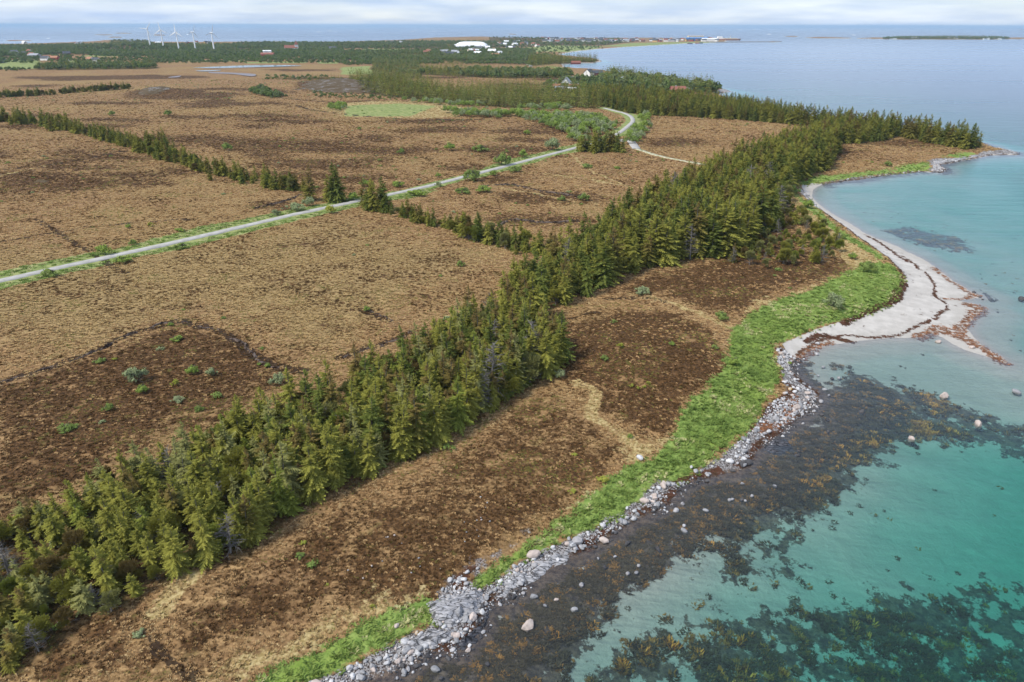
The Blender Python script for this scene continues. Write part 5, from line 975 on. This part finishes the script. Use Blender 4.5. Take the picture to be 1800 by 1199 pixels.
# ------------------------------------------------------------------ wind turbines
TW = plain('turbine_white', (.82, .83, .84), .4)
def blade_mesh(L):
    V = []; F = []; secs = [(0, .9, .8), (.06, 1.0, .6), (.18, 2.4, .35), (.5, 1.6, .2), (.85, .9, .12), (1, .3, .06)]
    for f, c, t in secs: V += [(-c * .35, -t, f * L), (c * .65, 0, f * L), (-c * .35, t, f * L), (-c * .6, 0, f * L)]
    for k in range(len(secs) - 1):
        for q in range(4): F.append((k*4+q, k*4+(q+1)%4, k*4+4+(q+1)%4, k*4+4+q))
    F += [(3, 2, 1, 0), (20, 21, 22, 23)]; me = bpy.data.meshes.new('blade'); me.from_pydata(V, [], F); me.update(); me.materials.append(TW); return me
BL = blade_mesh(21.)
tv, tf = tube([(0, 0, -2), (0, 0, 15), (0, 0, 30), (0, 0, 44)], 2.1, 1.15, 14); TWM = bpy.data.meshes.new('tower'); TWM.from_pydata(tv, [], tf); TWM.update(); TWM.shade_smooth(); TWM.materials.append(TW)
NB = [(-1.3, -3, -1.2), (1.3, -3, -1.2), (1.5, 5, -1.3), (-1.5, 5, -1.3), (-1.2, -3, 1.3), (1.2, -3, 1.3), (1.4, 5, 1.7), (-1.4, 5, 1.7)]
NM = bpy.data.meshes.new('nacelle'); NM.from_pydata(NB, [], [(3,2,1,0),(4,5,6,7),(0,1,5,4),(1,2,6,5),(2,3,7,6),(3,0,4,7)]); NM.update(); NM.materials.append(TW)
hv = [(math.cos(q * .785) * r_h, y_h, math.sin(q * .785) * r_h) for r_h, y_h in ((1.2, 0), (1.1, -1.2), (.5, -2.1)) for q in range(8)]; hf = [(k*8+q, k*8+(q+1)%8, k*8+8+(q+1)%8, k*8+8+q) for k in range(2) for q in range(8)] + [tuple(range(16, 24))]
HM = bpy.data.meshes.new('hub'); HM.from_pydata(hv, [], hf); HM.update(); HM.materials.append(TW)
ORD = ['leftmost white wind turbine with one blade pointing down right', 'second white wind turbine from the left, blades in an upright Y', 'middle white wind turbine of the five with one blade straight up', 'fourth white wind turbine from the left, seen nearly edge on', 'rightmost white wind turbine of the five, turned away']
for q, (px, py, yaw, ph) in enumerate(((265.5, 87, 12, 38), (288.5, 86.5, 5, -4), (314.5, 85.5, -2, 2), (344, 88.5, 70, 20), (377, 91, 48, 14))):
    p = land_at([(px, py)])[0]; z = float(look(GZ, p[:1], p[1:])[0]); e = empty('wind_turbine', (p[0], p[1], z), rad(yaw)); link('tower', TWM, e); link('nacelle', NM, e, (0, 0, 45)); hb = link('hub', HM, e, (0, -3, 45.1))
    for b in range(3):
        o = link('blade', BL, hb, (0, -1, 0)); e.scale = (.88, .88, .88); o.rotation_euler = (0, rad(ph + 120 * b), 0)
    tag(e, ORD[q], 'wind turbine', 'wind turbines')
# ------------------------------------------------------------------ surf on far skerries
km = MK('sea_foam'); km.bsdf((.78, .80, .82), .9)
for px, py, w in ((490,54.5,14),(560,56.5,26),(580,54.6,30),(620,54,20),(642,55,26),(725,55.4,18),(763,55.4,14),(920,55.4,12),(1300,52,26),(1325,52.6,22),(1352,60.4,22),(1450,53.4,18),(85,67.6,12),(330,61,10),(705,55,8),(1645,53.8,12),(1745,55.4,16),(1500,61.8,14),(590,55.4,12)):
    p = unproj([px], [py], .3)[0]; dp = np.hypot(*p); wm_ = w * .5 * dp / FPX * .6; V = []; n = 16
    for q in range(n): t = 6.283 * q / n; j = .6 + .8 * random.random(); V.append((p[0] + wm_ * .5 * math.cos(t) * j, p[1] + wm_ * .9 * math.sin(t) * j, .35))
    V.append((p[0], p[1], 3.2)); tag(mesh_obj('surf', V, [(q, (q + 1) % n, n) for q in range(n)], km.m), 'white surf breaking on the far skerries', kind='stuff')

# things that look alike are told apart by their order in the picture
ORDW = 'first second third fourth fifth sixth seventh eighth ninth tenth eleventh twelfth thirteenth fourteenth fifteenth sixteenth seventeenth eighteenth nineteenth twentieth'.split() + ['twenty-' + w for w in 'first second third fourth fifth sixth seventh eighth ninth'.split()] + ['thirtieth']
same = {}
for o_, px_ in PLACED: same.setdefault(o_['label'], []).append((px_, o_))
for lb_, L_ in same.items():
    if 1 < len(L_) <= 30:
        for q, (px_, o_) in enumerate(sorted(L_, key=lambda t: t[0])): o_['label'] = '%s, %s from left' % (lb_, ORDW[q])
# ------------------------------------------------------------------ air
k = MK('air'); pv = k.n('ShaderNodeVolumePrincipled'); pv.inputs['Color'].default_value = (.50, .72, .96, 1); pv.inputs['Density'].default_value = .00005; pv.inputs['Anisotropy'].default_value = 0.0; k.t.links.new(pv.outputs[0], k.out.inputs['Volume'])
S = 46000.; V = [(-S, -600, -31), (S, -600, -31), (S, S, -31), (-S, S, -31), (-S, -600, 95), (S, -600, 95), (S, S, 95), (-S, S, 95)]
tag(mesh_obj('haze', V, [(3, 2, 1, 0), (4, 5, 6, 7), (0, 1, 5, 4), (1, 2, 6, 5), (2, 3, 7, 6), (3, 0, 4, 7)], k.m), 'thin blue sea air over the whole scene', kind='stuff')
